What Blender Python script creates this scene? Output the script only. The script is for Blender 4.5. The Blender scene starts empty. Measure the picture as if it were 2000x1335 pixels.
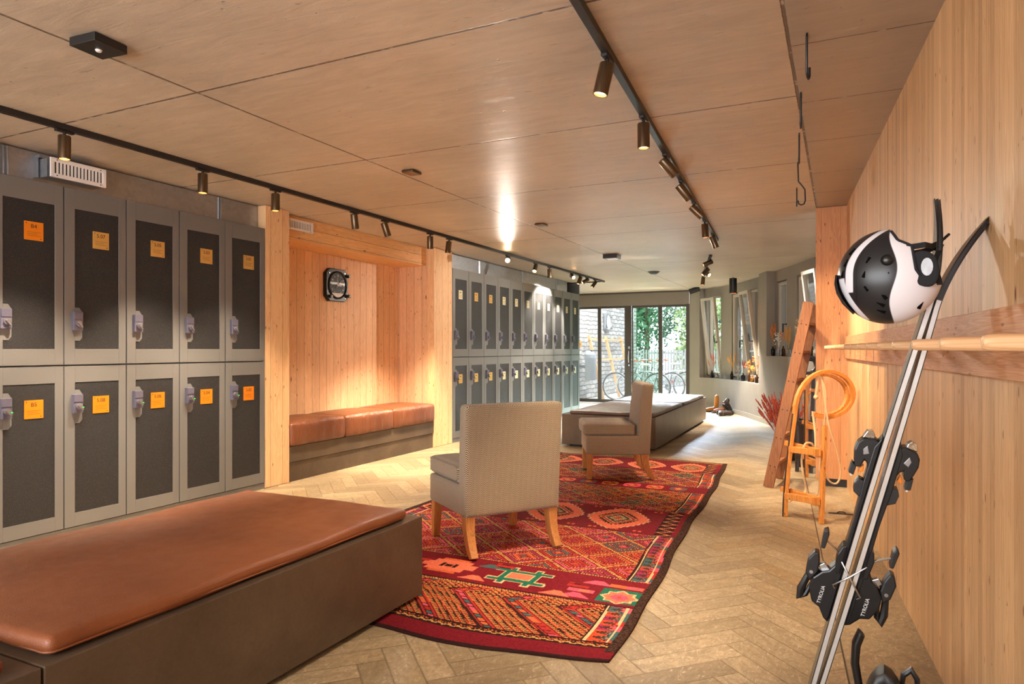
import bpy, math, random
import numpy as np
from mathutils import Vector, Matrix
C = bpy.context.scene.collection
S = bpy.context.scene
R = math.radians
random.seed(7)

# ---------------------------------------------------------------- camera
cam = bpy.data.cameras.new('camera'); camo = bpy.data.objects.new('camera', cam); C.objects.link(camo)
cam.lens = 24.02; cam.sensor_width = 36; cam.sensor_fit = 'HORIZONTAL'; cam.shift_y = 0.00685
cam.clip_start = .05; cam.clip_end = 200
camo.location = (0, 0, 1.25); camo.rotation_euler = (R(90), 0, .4483)
S.camera = camo
H = 2.543          # ceiling height
XL = -4.65         # locker front plane
# ---------------------------------------------------------------- exposure, sky, sun, added fill
S.view_settings.view_transform = 'Standard'; S.view_settings.look = 'None'
S.view_settings.exposure = 1.03; S.view_settings.gamma = 1
S.view_settings.use_curve_mapping = False
w = bpy.data.worlds.new('sky'); S.world = w; w.use_nodes = True
bg = w.node_tree.nodes['Background']; bg.inputs[0].default_value = (.80, .90, 1, 1); bg.inputs[1].default_value = 2.0
def light(kind, name, loc, rot, energy, col, **kw):
    l = bpy.data.lights.new(name, kind); o = bpy.data.objects.new(name, l); C.objects.link(o)
    l.energy = energy; l.color = col; o.location = loc; o.rotation_euler = rot
    for k, v in kw.items(): setattr(l, k, v)
    return o
def aim(o, tgt):
    o.rotation_euler = (Vector(tgt) - Vector(o.location)).to_track_quat('-Z', 'Y').to_euler()
sun = light('SUN', 'sun', (0, 20, 10), (0, 0, 0), 1.1, (1, .96, .9), angle=.03); sun.rotation_euler = Vector((-.55, .35, -.75)).to_track_quat('-Z', 'Y').to_euler()
# added area lamps: fill behind the camera, extra sky light over the glass door
a = light('AREA', 'rear_fill', (-2.2, -2.3, 1.5), (0, 0, 0), 102, (1, .94, .90), shape='RECTANGLE', size=4.4, size_y=2.0); aim(a, (-2.2, 6, 1.1))
a = light('AREA', 'door_sky_fill', (-4.1, 15.75, 1.9), (0, 0, 0), 1700, (.72, .84, 1), spread=R(88), shape='RECTANGLE', size=2.4, size_y=1.6); a.location.z = 3.4; a.location.y = 16.6; aim(a, (-3.4, 10, .3))

# ---------------------------------------------------------------- material helpers
def lin(c):
    return tuple((v/255/12.92 if v/255 <= .04045 else ((v/255+.055)/1.055)**2.4) for v in c)
class X:                                   # a node socket with arithmetic
    def __init__(s, T, k): s.T = T; s.k = k
    def o(s, op, *a): return s.T.math(op, s, *a)
    def __add__(s, b): return s.o('ADD', b)
    def __sub__(s, b): return s.o('SUBTRACT', b)
    def __mul__(s, b): return s.o('MULTIPLY', b)
    def __truediv__(s, b): return s.o('DIVIDE', b)
    def __lt__(s, b): return s.o('LESS_THAN', b)
    def __gt__(s, b): return s.o('GREATER_THAN', b)
    def fl(s): return s.o('FLOOR')
    def fr(s): return s.o('FRACT')
    def ab(s): return s.o('ABSOLUTE')
    def mx(s, b): return s.o('MAXIMUM', b)
    def mn(s, b): return s.o('MINIMUM', b)
    def mod(s, b): return s.o('FLOORED_MODULO', b)
    def sin(s): return s.o('SINE')
class T:
    def __init__(s, name):
        s.m = bpy.data.materials.new(name); s.m.use_nodes = True; s.t = s.m.node_tree; s.n = s.t.nodes
        s.b = s.n['Principled BSDF']; s.tc = s.n.new('ShaderNodeTexCoord')
        sp = s.n.new('ShaderNodeSeparateXYZ'); s.t.links.new(s.tc.outputs['Object'], sp.inputs[0])
        s.x, s.y, s.z = (X(s, sp.outputs[i]) for i in range(3)); s.P = X(s, s.tc.outputs['Object'])
    def set(s, inp, v):
        if isinstance(v, X): s.t.links.new(v.k, inp)
        elif isinstance(v, (tuple, list)) and len(v) == 3 and inp.type == 'RGBA': inp.default_value = (*v, 1)
        else: inp.default_value = v
    def math(s, op, *a):
        n = s.n.new('ShaderNodeMath'); n.operation = op
        for i, v in enumerate(a): s.set(n.inputs[i], v)
        return X(s, n.outputs[0])
    def vec(s, x, y, z=0.):
        n = s.n.new('ShaderNodeCombineXYZ')
        for i, v in enumerate((x, y, z)): s.set(n.inputs[i], v)
        return X(s, n.outputs[0])
    def noise(s, scale, vec=None, detail=3, rough=.5, dist=0):
        n = s.n.new('ShaderNodeTexNoise'); s.set(n.inputs['Vector'], vec or s.P)
        n.inputs['Scale'].default_value = scale; n.inputs['Detail'].default_value = detail
        n.inputs['Roughness'].default_value = rough; n.inputs['Distortion'].default_value = dist
        return X(s, n.outputs['Fac'])
    def white(s, vec):
        n = s.n.new('ShaderNodeTexWhiteNoise'); n.noise_dimensions = '3D'; s.set(n.inputs['Vector'], vec)
        return X(s, n.outputs['Value'])
    def vor(s, scale, vec=None, feat='F1', out='Distance'):
        n = s.n.new('ShaderNodeTexVoronoi'); n.feature = feat; s.set(n.inputs['Vector'], vec or s.P)
        n.inputs['Scale'].default_value = scale
        return X(s, n.outputs[out])
    def ramp(s, f, *stops):
        n = s.n.new('ShaderNodeValToRGB'); s.set(n.inputs[0], f); e = n.color_ramp.elements
        while len(e) < len(stops): e.new(.5)
        for el, (p, c) in zip(e, stops): el.position = p; el.color = (*c, 1) if len(c) == 3 else c
        return X(s, n.outputs[0])
    def g(s, f, a, b):                      # smooth step from 0 to 1
        n = s.n.new('ShaderNodeMapRange'); n.interpolation_type = 'SMOOTHSTEP'; s.set(n.inputs[0], f)
        n.inputs[1].default_value = a; n.inputs[2].default_value = b
        return X(s, n.outputs[0])
    def mix(s, f, a, b, mode='MIX'):
        n = s.n.new('ShaderNodeMix'); n.data_type = 'RGBA'; n.blend_type = mode
        s.set(n.inputs[0], f); s.set(n.inputs[6], a); s.set(n.inputs[7], b)
        return X(s, n.outputs[2])
    def done(s, col, rough=.6, metal=0., bump=None, bd=.002, spec=None, **kw):
        s.set(s.b.inputs['Base Color'], col); s.set(s.b.inputs['Roughness'], rough); s.set(s.b.inputs['Metallic'], metal)
        if spec is not None: s.b.inputs['Specular IOR Level'].default_value = spec
        if bump is not None:
            n = s.n.new('ShaderNodeBump'); n.inputs['Distance'].default_value = bd; s.set(n.inputs['Height'], bump)
            s.t.links.new(n.outputs[0], s.b.inputs['Normal'])
        for k, v in kw.items(): s.set(s.b.inputs[k], v)
        return s.m
def plain(name, c, rough=.5, metal=0., nz=.12, sc=40, bd=.0006, **kw):
    t = T(name); c = lin(c); f = t.noise(sc)
    return t.done(t.mix(f, tuple(v*(1-nz) for v in c), tuple(min(1, v*(1+nz)) for v in c)), rough, metal, f, bd, **kw)
def wood(name, u, v, w, light_c, dark_c, gap=.02, gapdark=.35, var=.25, knots=0., rough=.5, uoff=0., gsc=55., spec=.35):
    """boards of width w side by side along axis u, grain along axis v"""
    t = T(name); ax = dict(x=t.x, y=t.y, z=t.z); U, V = ax[u], ax[v]; W_ = ax[[q for q in 'xyz' if q not in (u, v)][0]]
    p = (U + uoff)/w; i = p.fl(); f = p.fr(); r = t.white(t.vec(i, 3.1, 7.7))
    gv = t.vec(U*gsc + i*5.3, V*2.2 + r*19, W_*gsc)
    g1 = t.noise(1., gv, 4, .6, .4); g2 = t.noise(.28, t.vec(U*gsc, V*3.5 + r*31, W_*gsc), 2, .5, 1.8)
    ring = ((g2*9.).fr() - .5).ab()*2.
    k = g1*.55 + ring*.35
    L, D = lin(light_c), lin(dark_c)
    col = t.ramp(k, (.12, D), (.62, L))
    col = t.mix(r*var, col, tuple(v*.55 for v in D))
    col = t.mix(t.white(t.vec(i, 9.2, 1.7))*var, col, tuple(min(1, v*1.25) for v in L))
    if knots:
        d = t.vor(1., t.vec(U*7.5 + r*3, V*2.4 + r*11, W_*7.5)); kk = t.g(d, .05 + .07*knots, .03)
        kk = kk*(t.white(t.vec(i, (V*2.4).fl(), 4.)) > (1-knots))
        col = t.mix(kk*.85, col, lin((92, 44, 20)))
        ds = t.vor(1., t.vec(U*26 + r*13, V*8.4 + r*17, W_*26)); col = t.mix(t.g(ds, .17, .07)*.8*(t.white(t.vec(i, (V*9).fl(), 8.)) > .45), col, lin((110, 58, 28)))
    if gap:
        e = (f < gap) if gapdark else f
        col = t.mix(e*(1-gapdark), col, lin((50, 26, 12)))
        h = g1*.15 - e
    else: h = g1*.15
    return t.done(col, rough, 0., h, .002, spec)
M = {}
M['larch'] = wood('larch_boards', 'y', 'z', .118, (242, 200, 160), (216, 160, 116), .03, .25, .22, .7)
M['larch_x'] = wood('larch_boards_side', 'x', 'z', .118, (242, 200, 160), (216, 160, 116), .03, .25, .22, .7)
M['larch_post'] = wood('larch_post_boards', 'y', 'z', .148, (244, 204, 158), (220, 162, 112), .02, .3, .15, .6, uoff=-.0355)
M['larch_beam'] = wood('larch_header_boards', 'z', 'y', .105, (240, 190, 134), (212, 150, 96), .03, .2, .15, .3, uoff=-.02)
M['pine_wall'] = wood('pine_strip_wall', 'y', 'z', .043, (220, 180, 132), (180, 128, 80), .02, .72, .5, .25, .45, gsc=90.)
M['pine_return'] = wood('pine_return_boards', 'x', 'z', .16, (206, 148, 100), (178, 118, 74), .012, .3, .12, .1)
M['rail_wood'] = wood('rail_wood', 'z', 'y', .4, (206, 150, 106), (168, 108, 66), 0., 1., .1, .2, gsc=90.)
M['peg_wood'] = wood('peg_wood', 'y', 'x', .5, (228, 186, 142), (204, 152, 104), 0., 1., .05, 0., gsc=70.)
M['leg_wood'] = wood('chair_leg_wood', 'x', 'z', .5, (196, 134, 76), (160, 98, 48), 0., 1., .05, 0., gsc=80.)
M['ladder_wood'] = wood('ladder_wood', 'y', 'z', .5, (150, 98, 58), (112, 68, 38), 0., 1., .1, .3, gsc=60.)
M['sled_wood'] = wood('sled_wood', 'y', 'z', .5, (212, 140, 66), (178, 104, 40), 0., 1., .05, .1, gsc=60.)
M['dark_wood'] = wood('dark_wood', 'y', 'z', .5, (58, 42, 34), (36, 26, 22), 0., 1., .05, 0.)
M['pale_wood'] = wood('pale_wood', 'x', 'z', .5, (214, 176, 134), (182, 138, 96), 0., 1., .05, 0.)
# concrete ceiling, cast against plywood panels
t = T('ceiling_concrete')
def lines(t, ax, vals, wd):
    o = None
    for v in vals:
        q = (ax - v).ab(); o = q if o is None else o.mn(q)
    return o
jit = (t.noise(38., None, 4)-.5)*.005
jx = lines(t, t.x + jit, [-2.925, -5.65], 0); jy = lines(t, t.y + jit, [-.3, 1.06, 2.42, 3.78, 5.13, 6.5, 7.39, 10.19, 12.95], 0)
jr = (t.x + .197 + jit).ab()
right = t.x > -.197
jy2 = lines(t, t.y + jit*1.5, [1.7, 2.05, 2.62, 3.15, 3.9, 4.65, 5.5, 6.2], 0)
j = jx.mn(jr).mn(jy.mx(right*9.)).mn((jy2*1.6).mx((t.x < -.197)*9.))
line = t.g(j, .0085, .004)
st = t.noise(1., t.vec(t.x*3.2, t.y*16, 0.), 6, .7, .9)
big = t.noise(.9, None, 3)
spk = t.g(t.noise(1., t.vec(t.x*9, t.y*60, 0.), 3, .6, .8), .66, .72)
pit = t.g(t.vor(6.), .05, .02)
col = t.ramp(st*.55 + big*.45, (.3, lin((166, 150, 132))), (.66, lin((208, 193, 173))))
col = t.mix(spk*.42, col, lin((96, 72, 54))); col = t.mix(right*.42, col, lin((112, 104, 98)))
col = t.mix(t.g(t.noise(1., t.vec(t.x*7, t.y*30, 3.), 3), .68, .74)*.35, col, lin((215, 205, 190)))
wl = t.noise(14., None, 2); col = t.mix(line*.85, col, t.mix(t.g(wl, .52, .7), lin((84, 64, 50)), lin((190, 178, 160))))
M['ceiling'] = t.done(col, t.ramp(st, (.3, (.34,)*3), (.7, (.5,)*3)), 0., st*.4 - line*1.5 - pit, .004, .42)
# herringbone stone floor
t = T('stone_floor'); w0 = .115; n_ = 4.
c45 = math.cos(R(45.6)); s45 = math.sin(R(45.6))
a_ = (t.x*c45 + t.y*s45)/w0; b_ = (t.y*c45 - t.x*s45)/w0
i = a_.fl(); j = b_.fl(); m_ = (i-j).mod(2*n_); hz = m_ < n_
u1 = a_ - (i-m_); v1 = b_.fr(); j0 = j - (m_*-1. + (2*n_-1)); u2 = b_ - j0; v2 = a_.fr()
uu = u1*hz + u2*(hz*-1.+1.); vv = v1*hz + v2*(hz*-1.+1.)
idx = (i-m_)*hz + i*(hz*-1.+1.); idy = j*hz + j0*(hz*-1.+1.)
edge = uu.mn(uu*-1. + n_).mn(vv.mn(vv*-1.+1.))
rnd = t.white(t.vec(idx, idy, hz)); rn2 = t.white(t.vec(idy, idx, 5.))
bl = (t.x + (t.y*.0772) - .25)                    # border slabs along the timber wall
brd = bl > 0.; eb = bl.ab(); es = ((t.y - 1.9)/1.42).fr(); es = (es.mn(es*-1.+1.))*1.42
edge = edge*w0; edge = edge.mx(brd*9.).mn(eb).mn(es.mx((bl < 0.)*9.))
rnd = rnd*(bl < 0.) + brd*.35
grn = t.noise(1., t.vec(uu*1.1 + idx*3.7, vv*2.6 + idy*5.1, rnd*20), 5, .68, 1.6)
rip = t.noise(1., t.vec(t.x*34 , t.y*16, rnd*9), 6, .72, 2.6)
pat = grn*.45 + rip*.55
base = t.ramp(rnd, (0., lin((148, 129, 100))), (.35, lin((168, 148, 115))), (.75, lin((182, 161, 128))), (1., lin((154, 128, 90))))
col = t.mix(t.g(pat, .38, .60), t.mix(.55, base, lin((104, 86, 64))), base); col = t.mix(t.g(rip, .56, .70)*.6, col, lin((226, 212, 190)))
gm = t.g(edge, .0042, .0012); col = t.mix(gm*.30, col, lin((92, 74, 58))); col = t.mix((t.g(eb, .005, .002) )*.8*(t.x > -1.), col, lin((40, 30, 24)))
M['floor'] = t.done(col, t.ramp(rip, (.3, (.36,)*3), (.7, (.58,)*3)), 0., pat*.6 - gm*.8, .004, .45)
# locker finishes
t = T('locker_grey'); f = t.noise(220., None, 2)
M['locker'] = t.done(t.mix(f, lin((116, 116, 116)), lin((126, 126, 126))), .36, .25, f, .0003, .5)
t = T('locker_speckled_panel'); f = t.noise(210., None, 2, .7); f2 = t.vor(330.)
sp_ = t.g(f, .58, .72)
M['panel'] = t.done(t.mix(sp_, lin((36, 36, 39)), lin((108, 98, 84))), t.ramp(f, (.4, (.6,)*3), (.6, (.36,)*3)), sp_*.7, f + f2, .0016, .4)
M['lockmetal'] = plain('lock_plastic_grey', (100, 98, 116), .3, .2)
M['knob'] = plain('lock_knob', (150, 150, 160), .25, .7)
M['plate_o'] = plain('orange_plate', (238, 140, 32), .34, .3, .06)
M['plate_g'] = plain('gold_plate', (214, 172, 98), .34, .4, .06)
M['plate_p'] = plain('pale_plate', (214, 200, 160), .4, .2, .06)
M['ink'] = plain('dark_ink', (70, 48, 26), .6)
M['white_ink'] = plain('white_ink', (225, 225, 225), .5)
t = T('galvanised_steel'); f = t.vor(34., None, 'F1', 'Color'); f2 = t.noise(9.)
M['galv'] = t.done(t.mix(f2, t.mix(f, lin((150, 154, 162)), lin((182, 186, 192))), lin((176, 180, 188))), .34, .85, f2, .003)
M['galv_d'] = plain('grey_duct_inside', (70, 72, 76), .5, .6)
M['white'] = plain('white_paint', (232, 226, 224), .4, nz=.03)
M['black'] = plain('matt_black', (26, 25, 26), .42, nz=.1)
M['blackplastic'] = plain('black_plastic', (20, 20, 22), .3, nz=.15, bd=.0004)
M['track'] = plain('track_black', (40, 38, 38), .4, .3)
t = T('bronze_metal'); f = t.noise(1., t.vec(t.x*200, t.y*200, t.z*4))
M['bronze'] = t.done(t.mix(f, lin((86, 68, 50)), lin((122, 102, 80))), .3, .85)
M['steel'] = plain('brushed_steel', (190, 190, 192), .22, 1.)
M['chrome'] = plain('chrome', (215, 215, 220), .1, 1.)
def emit(name, c, s):
    t = T(name); t.b.inputs['Emission Strength'].default_value = s; t.set(t.b.inputs['Emission Color'], lin(c)); return t.done(lin(c), .4)
M['lens'] = emit('lamp_glow', (255, 214, 160), 9.)
M['lens_star'] = emit('lamp_glow_bright', (255, 222, 170), 120.)
M['led'] = emit('green_led', (40, 255, 60), 2.)
# bench board, leather
t = T('bench_bronze_board'); f = t.noise(3., None, 5, .6, .4); f2 = t.noise(60., None, 3)
M['bench'] = t.done(t.ramp(f*.8 + f2*.2, (.3, lin((78, 66, 56))), (.7, lin((108, 92, 76)))), .42, .25, f2, .0006, .45)
def leather(name, a, b, sc=1.):
    t = T(name); f = t.noise(2.2, None, 5, .6); v = t.vor(260.*sc, None, 'DISTANCE_TO_EDGE'); f3 = t.noise(14., None, 3)
    return t.done(t.ramp(f, (.3, lin(a)), (.7, lin(b))), t.ramp(f3, (.3, (.34,)*3), (.7, (.46,)*3)), 0., v*.5 + f3*1.2, .0022, .5)
M['leather'] = leather('cognac_leather', (120, 66, 38), (144, 84, 50))
t = T('wrinkled_cognac_leather'); f = t.noise(2.2, None, 5); wr = t.noise(1., t.vec(t.x*6, t.y*30, t.z*7), 4, .55, 1.2)
M['leather_w'] = t.done(t.ramp(f, (.3, lin((104, 58, 34))), (.7, lin((130, 76, 46)))), .36, 0., wr, .014, .5)
M['leather_d'] = leather('dark_brown_leather', (92, 72, 62), (116, 94, 82))
# chair tweed (herringbone weave)
t = T('herringbone_tweed'); q = (t.x + t.y)
per = .036; tri = ((q/per).fr() - .5).ab()*per*1.5
sv = ((t.z + tri)/.0115).fr()
f = t.noise(260., None, 3, .7); k = t.g((sv-.5).ab() + (f-.5)*.28, .16, .34)
big = t.noise(5., None, 3)
M['tweed'] = t.done(t.mix(k, t.mix(big, lin((74, 58, 46)), lin((88, 72, 58))), t.mix(big, lin((206, 184, 152)), lin((190, 168, 138)))), .92, 0., k + f, .0014, .15, **{'Sheen Weight': .25})
# grey plastered wall and others
t = T('grey_green_plaster'); f = t.noise(2., t.vec(t.x*1.4, t.y*1.4, t.z*.7), 4); M['plaster'] = t.done(t.mix(f, lin((128, 120, 110)), lin((152, 143, 131))), .8, 0., t.noise(60.), .0008, .25)
M['plaster_l'] = plain('plain_wall_paint', (150, 142, 130), .85)
M['kick'] = plain('stone_skirting', (150, 142, 128), .7, nz=.3, sc=50)
M['frame_l'] = plain('window_frame_beige', (176, 164, 148), .45, nz=.03)
M['frame_d'] = plain('door_frame_bronze', (74, 66, 58), .4, .4, .05)
M['frame_h'] = plain('door_header_grey', (122, 112, 100), .45, .3, .05)
t = T('grey_stone_wall'); bn = t.n.new('ShaderNodeTexBrick')
t.set(bn.inputs['Vector'], t.vec(t.x*.35 + t.y + (t.noise(3.)-.5)*.12, t.z + (t.noise(4.)-.5)*.1, 0.))
bn.inputs['Scale'].default_value = 1.; bn.inputs['Brick Width'].default_value = .34; bn.inputs['Row Height'].default_value = .11
bn.inputs['Mortar Size'].default_value = .012; bn.inputs['Mortar Smooth'].default_value = .3; bn.offset_frequency = 2
bn.inputs['Color1'].default_value = (*lin((190, 187, 184)), 1); bn.inputs['Color2'].default_value = (*lin((156, 152, 148)), 1); bn.inputs['Mortar'].default_value = (*lin((120, 114, 108)), 1)
M['stone'] = t.done(X(t, bn.outputs['Color']), .9, 0., t.noise(9., None, 5) - X(t, bn.outputs['Fac']), .02)
M['paving'] = plain('pale_paving', (190, 190, 190), .85, nz=.08, sc=5)
M['fence'] = plain('grey_fence_metal', (150, 150, 146), .6)
t = T('foliage'); oi = t.n.new('ShaderNodeObjectInfo'); f = t.noise(1.7, None, 4)
M['leaf'] = t.done(t.ramp(f, (.3, lin((112, 140, 84))), (.5, lin((158, 180, 120))), (.7, lin((214, 220, 176)))), .7)
M['leaf_d'] = plain('dark_foliage', (92, 132, 96), .7, nz=.4, sc=2)
M['trunk'] = plain('bark', (110, 92, 74), .9, nz=.3)
def glass(name, c, rough=0., alpha_mix=.0):
    m = bpy.data.materials.new(name); m.use_nodes = True; nt = m.node_tree; nt.nodes.remove(nt.nodes['Principled BSDF'])
    o = nt.nodes['Material Output']; tr = nt.nodes.new('ShaderNodeBsdfTransparent'); gl = nt.nodes.new('ShaderNodeBsdfGlossy'); mx = nt.nodes.new('ShaderNodeMixShader'); fr = nt.nodes.new('ShaderNodeFresnel')
    tr.inputs[0].default_value = (*c, 1); gl.inputs['Roughness'].default_value = .02; fr.inputs[0].default_value = 1.45
    ge = nt.nodes.new('ShaderNodeNewGeometry'); mr = nt.nodes.new('ShaderNodeMapRange'); mr.inputs[3].default_value = 1.35; mr.inputs[4].default_value = 1/1.35
    nt.links.new(ge.outputs['Backfacing'], mr.inputs[0]); nt.links.new(mr.outputs[0], fr.inputs[0]); nt.links.new(fr.outputs[0], mx.inputs[0]); nt.links.new(tr.outputs[0], mx.inputs[1]); nt.links.new(gl.outputs[0], mx.inputs[2]); nt.links.new(mx.outputs[0], o.inputs[0])
    return m
M['pane'] = glass('clear_pane', (.96, .98, .98)); M['pane_g'] = glass('green_pane', (.80, .92, .84))
def bottle_glass(name, c):
    t = T(name); return t.done(c, .06, 0., None, 0, .5, **{'Transmission Weight': .85, 'IOR': 1.3})
M['b_clear'] = bottle_glass('clear_bottle_glass', (.9, .93, .93)); M['b_brown'] = bottle_glass('brown_bottle_glass', (.16, .06, .025)); M['b_dark'] = bottle_glass('dark_bottle_glass', (.03, .03, .035)); M['b_amber'] = bottle_glass('amber_bottle_glass', (.75, .35, .08))
for k_, c_ in dict(f_orange=(226, 128, 44), f_yellow=(222, 158, 52), f_red=(164, 66, 42), f_white=(226, 220, 208), f_rust=(190, 88, 44), f_green=(120, 122, 92), straw=(198, 160, 104)).items(): M[k_] = plain(k_, c_, .85, nz=.25, sc=60)
M['rope'] = plain('rope_cream', (212, 178, 132), .85, nz=.2, sc=160)
M['ski_edge'] = plain('ski_sidewall_silver', (212, 208, 204), .3, .5, .04)
M['ski_top'] = plain('ski_top_black', (28, 27, 30), .25)
M['ski_base'] = plain('ski_base_brown', (120, 76, 44), .4)
M['h_white'] = plain('helmet_white', (232, 230, 236), .25, nz=.02); t = T('helmet_shell_paint'); nx, nz = t.x/.137, t.z/.140
zp = nz.mx(0.); zn = (nz*-1.).mx(0.)
wh = t.g(nx - ((nz*4.6 + 1.1).sin()*.07 + .09), -.012, .012)
s1 = t.g((nx + .74 - zp.o('POWER', 2.2)*.74).ab(), .085, .065)*t.g(nz, -.36, -.33)
s2 = t.g((nx + .90 - zn.o('POWER', 1.8)*.57).ab(), .065, .05)*t.g(nz, -.02, -.05)*t.g(nz, -.93, -.9)
tl_ = t.g((nx + .60 - zp.o('POWER', 2.2)*.62).ab(), .012, .006)
M['h_shell'] = t.done(t.mix(wh.mx(s1).mx(s2), t.mix(tl_*.6, lin((36, 36, 39)), lin((12, 12, 12))), lin((232, 230, 236))), .33)
M['h_black'] = plain('helmet_black', (34, 34, 37), .4, nz=.05, sc=20)
M['vent'] = plain('vent_shadow', (12, 12, 13), .95, spec=.05); M['padding'] = plain('helmet_padding', (30, 30, 34), .9); M['orange'] = plain('orange_plastic', (236, 130, 24), .4); M['redtab'] = plain('red_tab', (232, 70, 60), .5)
M['grey_bin'] = plain('grey_bin_metal', (150, 150, 152), .35, .5); M['bike'] = plain('bike_frame_grey', (120, 124, 124), .35, .5); M['tyre'] = plain('tyre_grey', (96, 94, 92), .8); M['bone'] = plain('cream_saddle', (226, 220, 210), .6); M['mud'] = plain('silver_mudguard', (196, 196, 194), .3, .7)
# ---------------------------------------------------------------- mesh helpers
def nrm(v):
    v = np.asarray(v, float); l = np.linalg.norm(v); return v/l if l > 1e-12 else v
class MB:
    def __init__(s): s.v = []; s.f = []; s.mi = []
    def add(s, vs, fs, mi=0):
        o = len(s.v); s.v += [tuple(map(float, v)) for v in vs]; s.f += [tuple(i+o for i in f) for f in fs]; s.mi += [mi]*len(fs); return s
    def hexa(s, p, mi=0): return s.add(p, [(0, 3, 2, 1), (4, 5, 6, 7), (0, 1, 5, 4), (1, 2, 6, 5), (2, 3, 7, 6), (3, 0, 4, 7)], mi)
    def box(s, x0, y0, z0, x1, y1, z1, mi=0):
        x0, x1 = sorted((x0, x1)); y0, y1 = sorted((y0, y1)); z0, z1 = sorted((z0, z1))
        return s.hexa([(x0, y0, z0), (x1, y0, z0), (x1, y1, z0), (x0, y1, z0), (x0, y0, z1), (x1, y0, z1), (x1, y1, z1), (x0, y1, z1)], mi)
    def bar(s, p0, p1, w, t, up=(0, 0, 1), mi=0, w1=None, t1=None):     # bar w wide (across up x dir), t thick (towards up)
        p0 = np.array(p0, float); p1 = np.array(p1, float); d = nrm(p1-p0); a = nrm(np.cross(up, d)); b = nrm(np.cross(d, a))
        q = []
        for p, ww, tt in ((p0, w, t), (p1, w1 or w, t1 or t)):
            q += [p-a*ww/2-b*tt/2, p+a*ww/2-b*tt/2, p+a*ww/2+b*tt/2, p-a*ww/2+b*tt/2]
        return s.hexa(q, mi)
    def tube(s, path, r, n=10, closed=False, mi=0, caps=True):
        P = [np.array(p, float) for p in path]; m = len(P); rr = r if hasattr(r, '__len__') else [r]*m
        T_ = []
        for i in range(m):
            a = P[(i-1) % m] if (closed or i > 0) else P[i]; b = P[(i+1) % m] if (closed or i < m-1) else P[i]; T_.append(nrm(b-a))
        u = nrm(np.cross(T_[0], (0, 0, 1) if abs(T_[0][2]) < .9 else (1, 0, 0))); vs = []
        for i in range(m):
            u = nrm(u - T_[i]*np.dot(u, T_[i])); w_ = np.cross(T_[i], u)
            vs += [P[i] + rr[i]*(math.cos(k*2*math.pi/n)*u + math.sin(k*2*math.pi/n)*w_) for k in range(n)]
        fs = []
        for i in range(m if closed else m-1):
            j = (i+1) % m
            fs += [(i*n+k, i*n+(k+1) % n, j*n+(k+1) % n, j*n+k) for k in range(n)]
        if caps and not closed: fs += [tuple(range(n-1, -1, -1)), tuple((m-1)*n+k for k in range(n))]
        return s.add(vs, fs, mi)
    def cyl(s, p0, p1, r0, r1=None, n=16, mi=0): return s.tube([p0, p1], [r0, r1 if r1 is not None else r0], n, mi=mi)
    def ribbon(s, path, side, w, t, mi=0):          # rectangular section: w along 'side', t across
        P = [np.array(p, float) for p in path]; m = len(P); ww = w if hasattr(w, '__len__') else [w]*m; tt = t if hasattr(t, '__len__') else [t]*m; vs = []
        for i in range(m):
            d = nrm(P[min(i+1, m-1)] - P[max(i-1, 0)]); b = nrm(np.cross(d, side)); a = nrm(np.cross(b, d))
            vs += [P[i]-a*ww[i]/2-b*tt[i]/2, P[i]+a*ww[i]/2-b*tt[i]/2, P[i]+a*ww[i]/2+b*tt[i]/2, P[i]-a*ww[i]/2+b*tt[i]/2]
        fs = [(0, 3, 2, 1), tuple((m-1)*4+k for k in range(4))]
        for i in range(m-1): fs += [(i*4+k, i*4+(k+1) % 4, (i+1)*4+(k+1) % 4, (i+1)*4+k) for k in range(4)]
        return s.add(vs, fs, mi)
    def lathe(s, prof, c=(0, 0, 0), n=20, mi=0, ax=None, caps=True):
        m = len(prof); vs = []
        for r, z in prof:
            for k in range(n):
                a = k*2*math.pi/n; p = np.array((r*math.cos(a), r*math.sin(a), z))
                if ax is not None: p = ax[0]*p[0] + ax[1]*p[1] + ax[2]*p[2]
                vs.append(p + np.array(c, float))
        fs = [(i*n+k, i*n+(k+1) % n, (i+1)*n+(k+1) % n, (i+1)*n+k) for i in range(m-1) for k in range(n)]
        if caps and prof[0][0] > 1e-5: fs.append(tuple(range(n-1, -1, -1)))
        if caps and prof[-1][0] > 1e-5: fs.append(tuple((m-1)*n+k for k in range(n)))
        return s.add(vs, fs, mi)
    def prism(s, poly, o, a, b, e, t, mi=0):        # polygon in plane (a,b) at o, from e*t[0] to e*t[1]
        o, a, b, e = (np.array(q, float) for q in (o, a, b, e)); n = len(poly)
        vs = [o+a*p+b*q+e*t[0] for p, q in poly] + [o+a*p+b*q+e*t[1] for p, q in poly]
        fs = [tuple(range(n-1, -1, -1)), tuple(range(n, 2*n))] + [(k, (k+1) % n, n+(k+1) % n, n+k) for k in range(n)]
        return s.add(vs, fs, mi)
    def sphere(s, c, r, nu=12, nv=8, mi=0):
        r = (r,)*3 if not hasattr(r, '__len__') else r; vs = [(c[0], c[1], c[2]-r[2])]
        for j in range(1, nv):
            p = -math.pi/2 + j*math.pi/nv
            vs += [(c[0]+r[0]*math.cos(p)*math.cos(k*2*math.pi/nu), c[1]+r[1]*math.cos(p)*math.sin(k*2*math.pi/nu), c[2]+r[2]*math.sin(p)) for k in range(nu)]
        vs.append((c[0], c[1], c[2]+r[2])); L = len(vs)-1
        fs = [(0, 1+(k+1) % nu, 1+k) for k in range(nu)] + [(L, L-nu+k, L-nu+(k+1) % nu) for k in range(nu)]
        for j in range(nv-2): fs += [(1+j*nu+k, 1+j*nu+(k+1) % nu, 1+(j+1)*nu+(k+1) % nu, 1+(j+1)*nu+k) for k in range(nu)]
        return s.add(vs, fs, mi)
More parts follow.
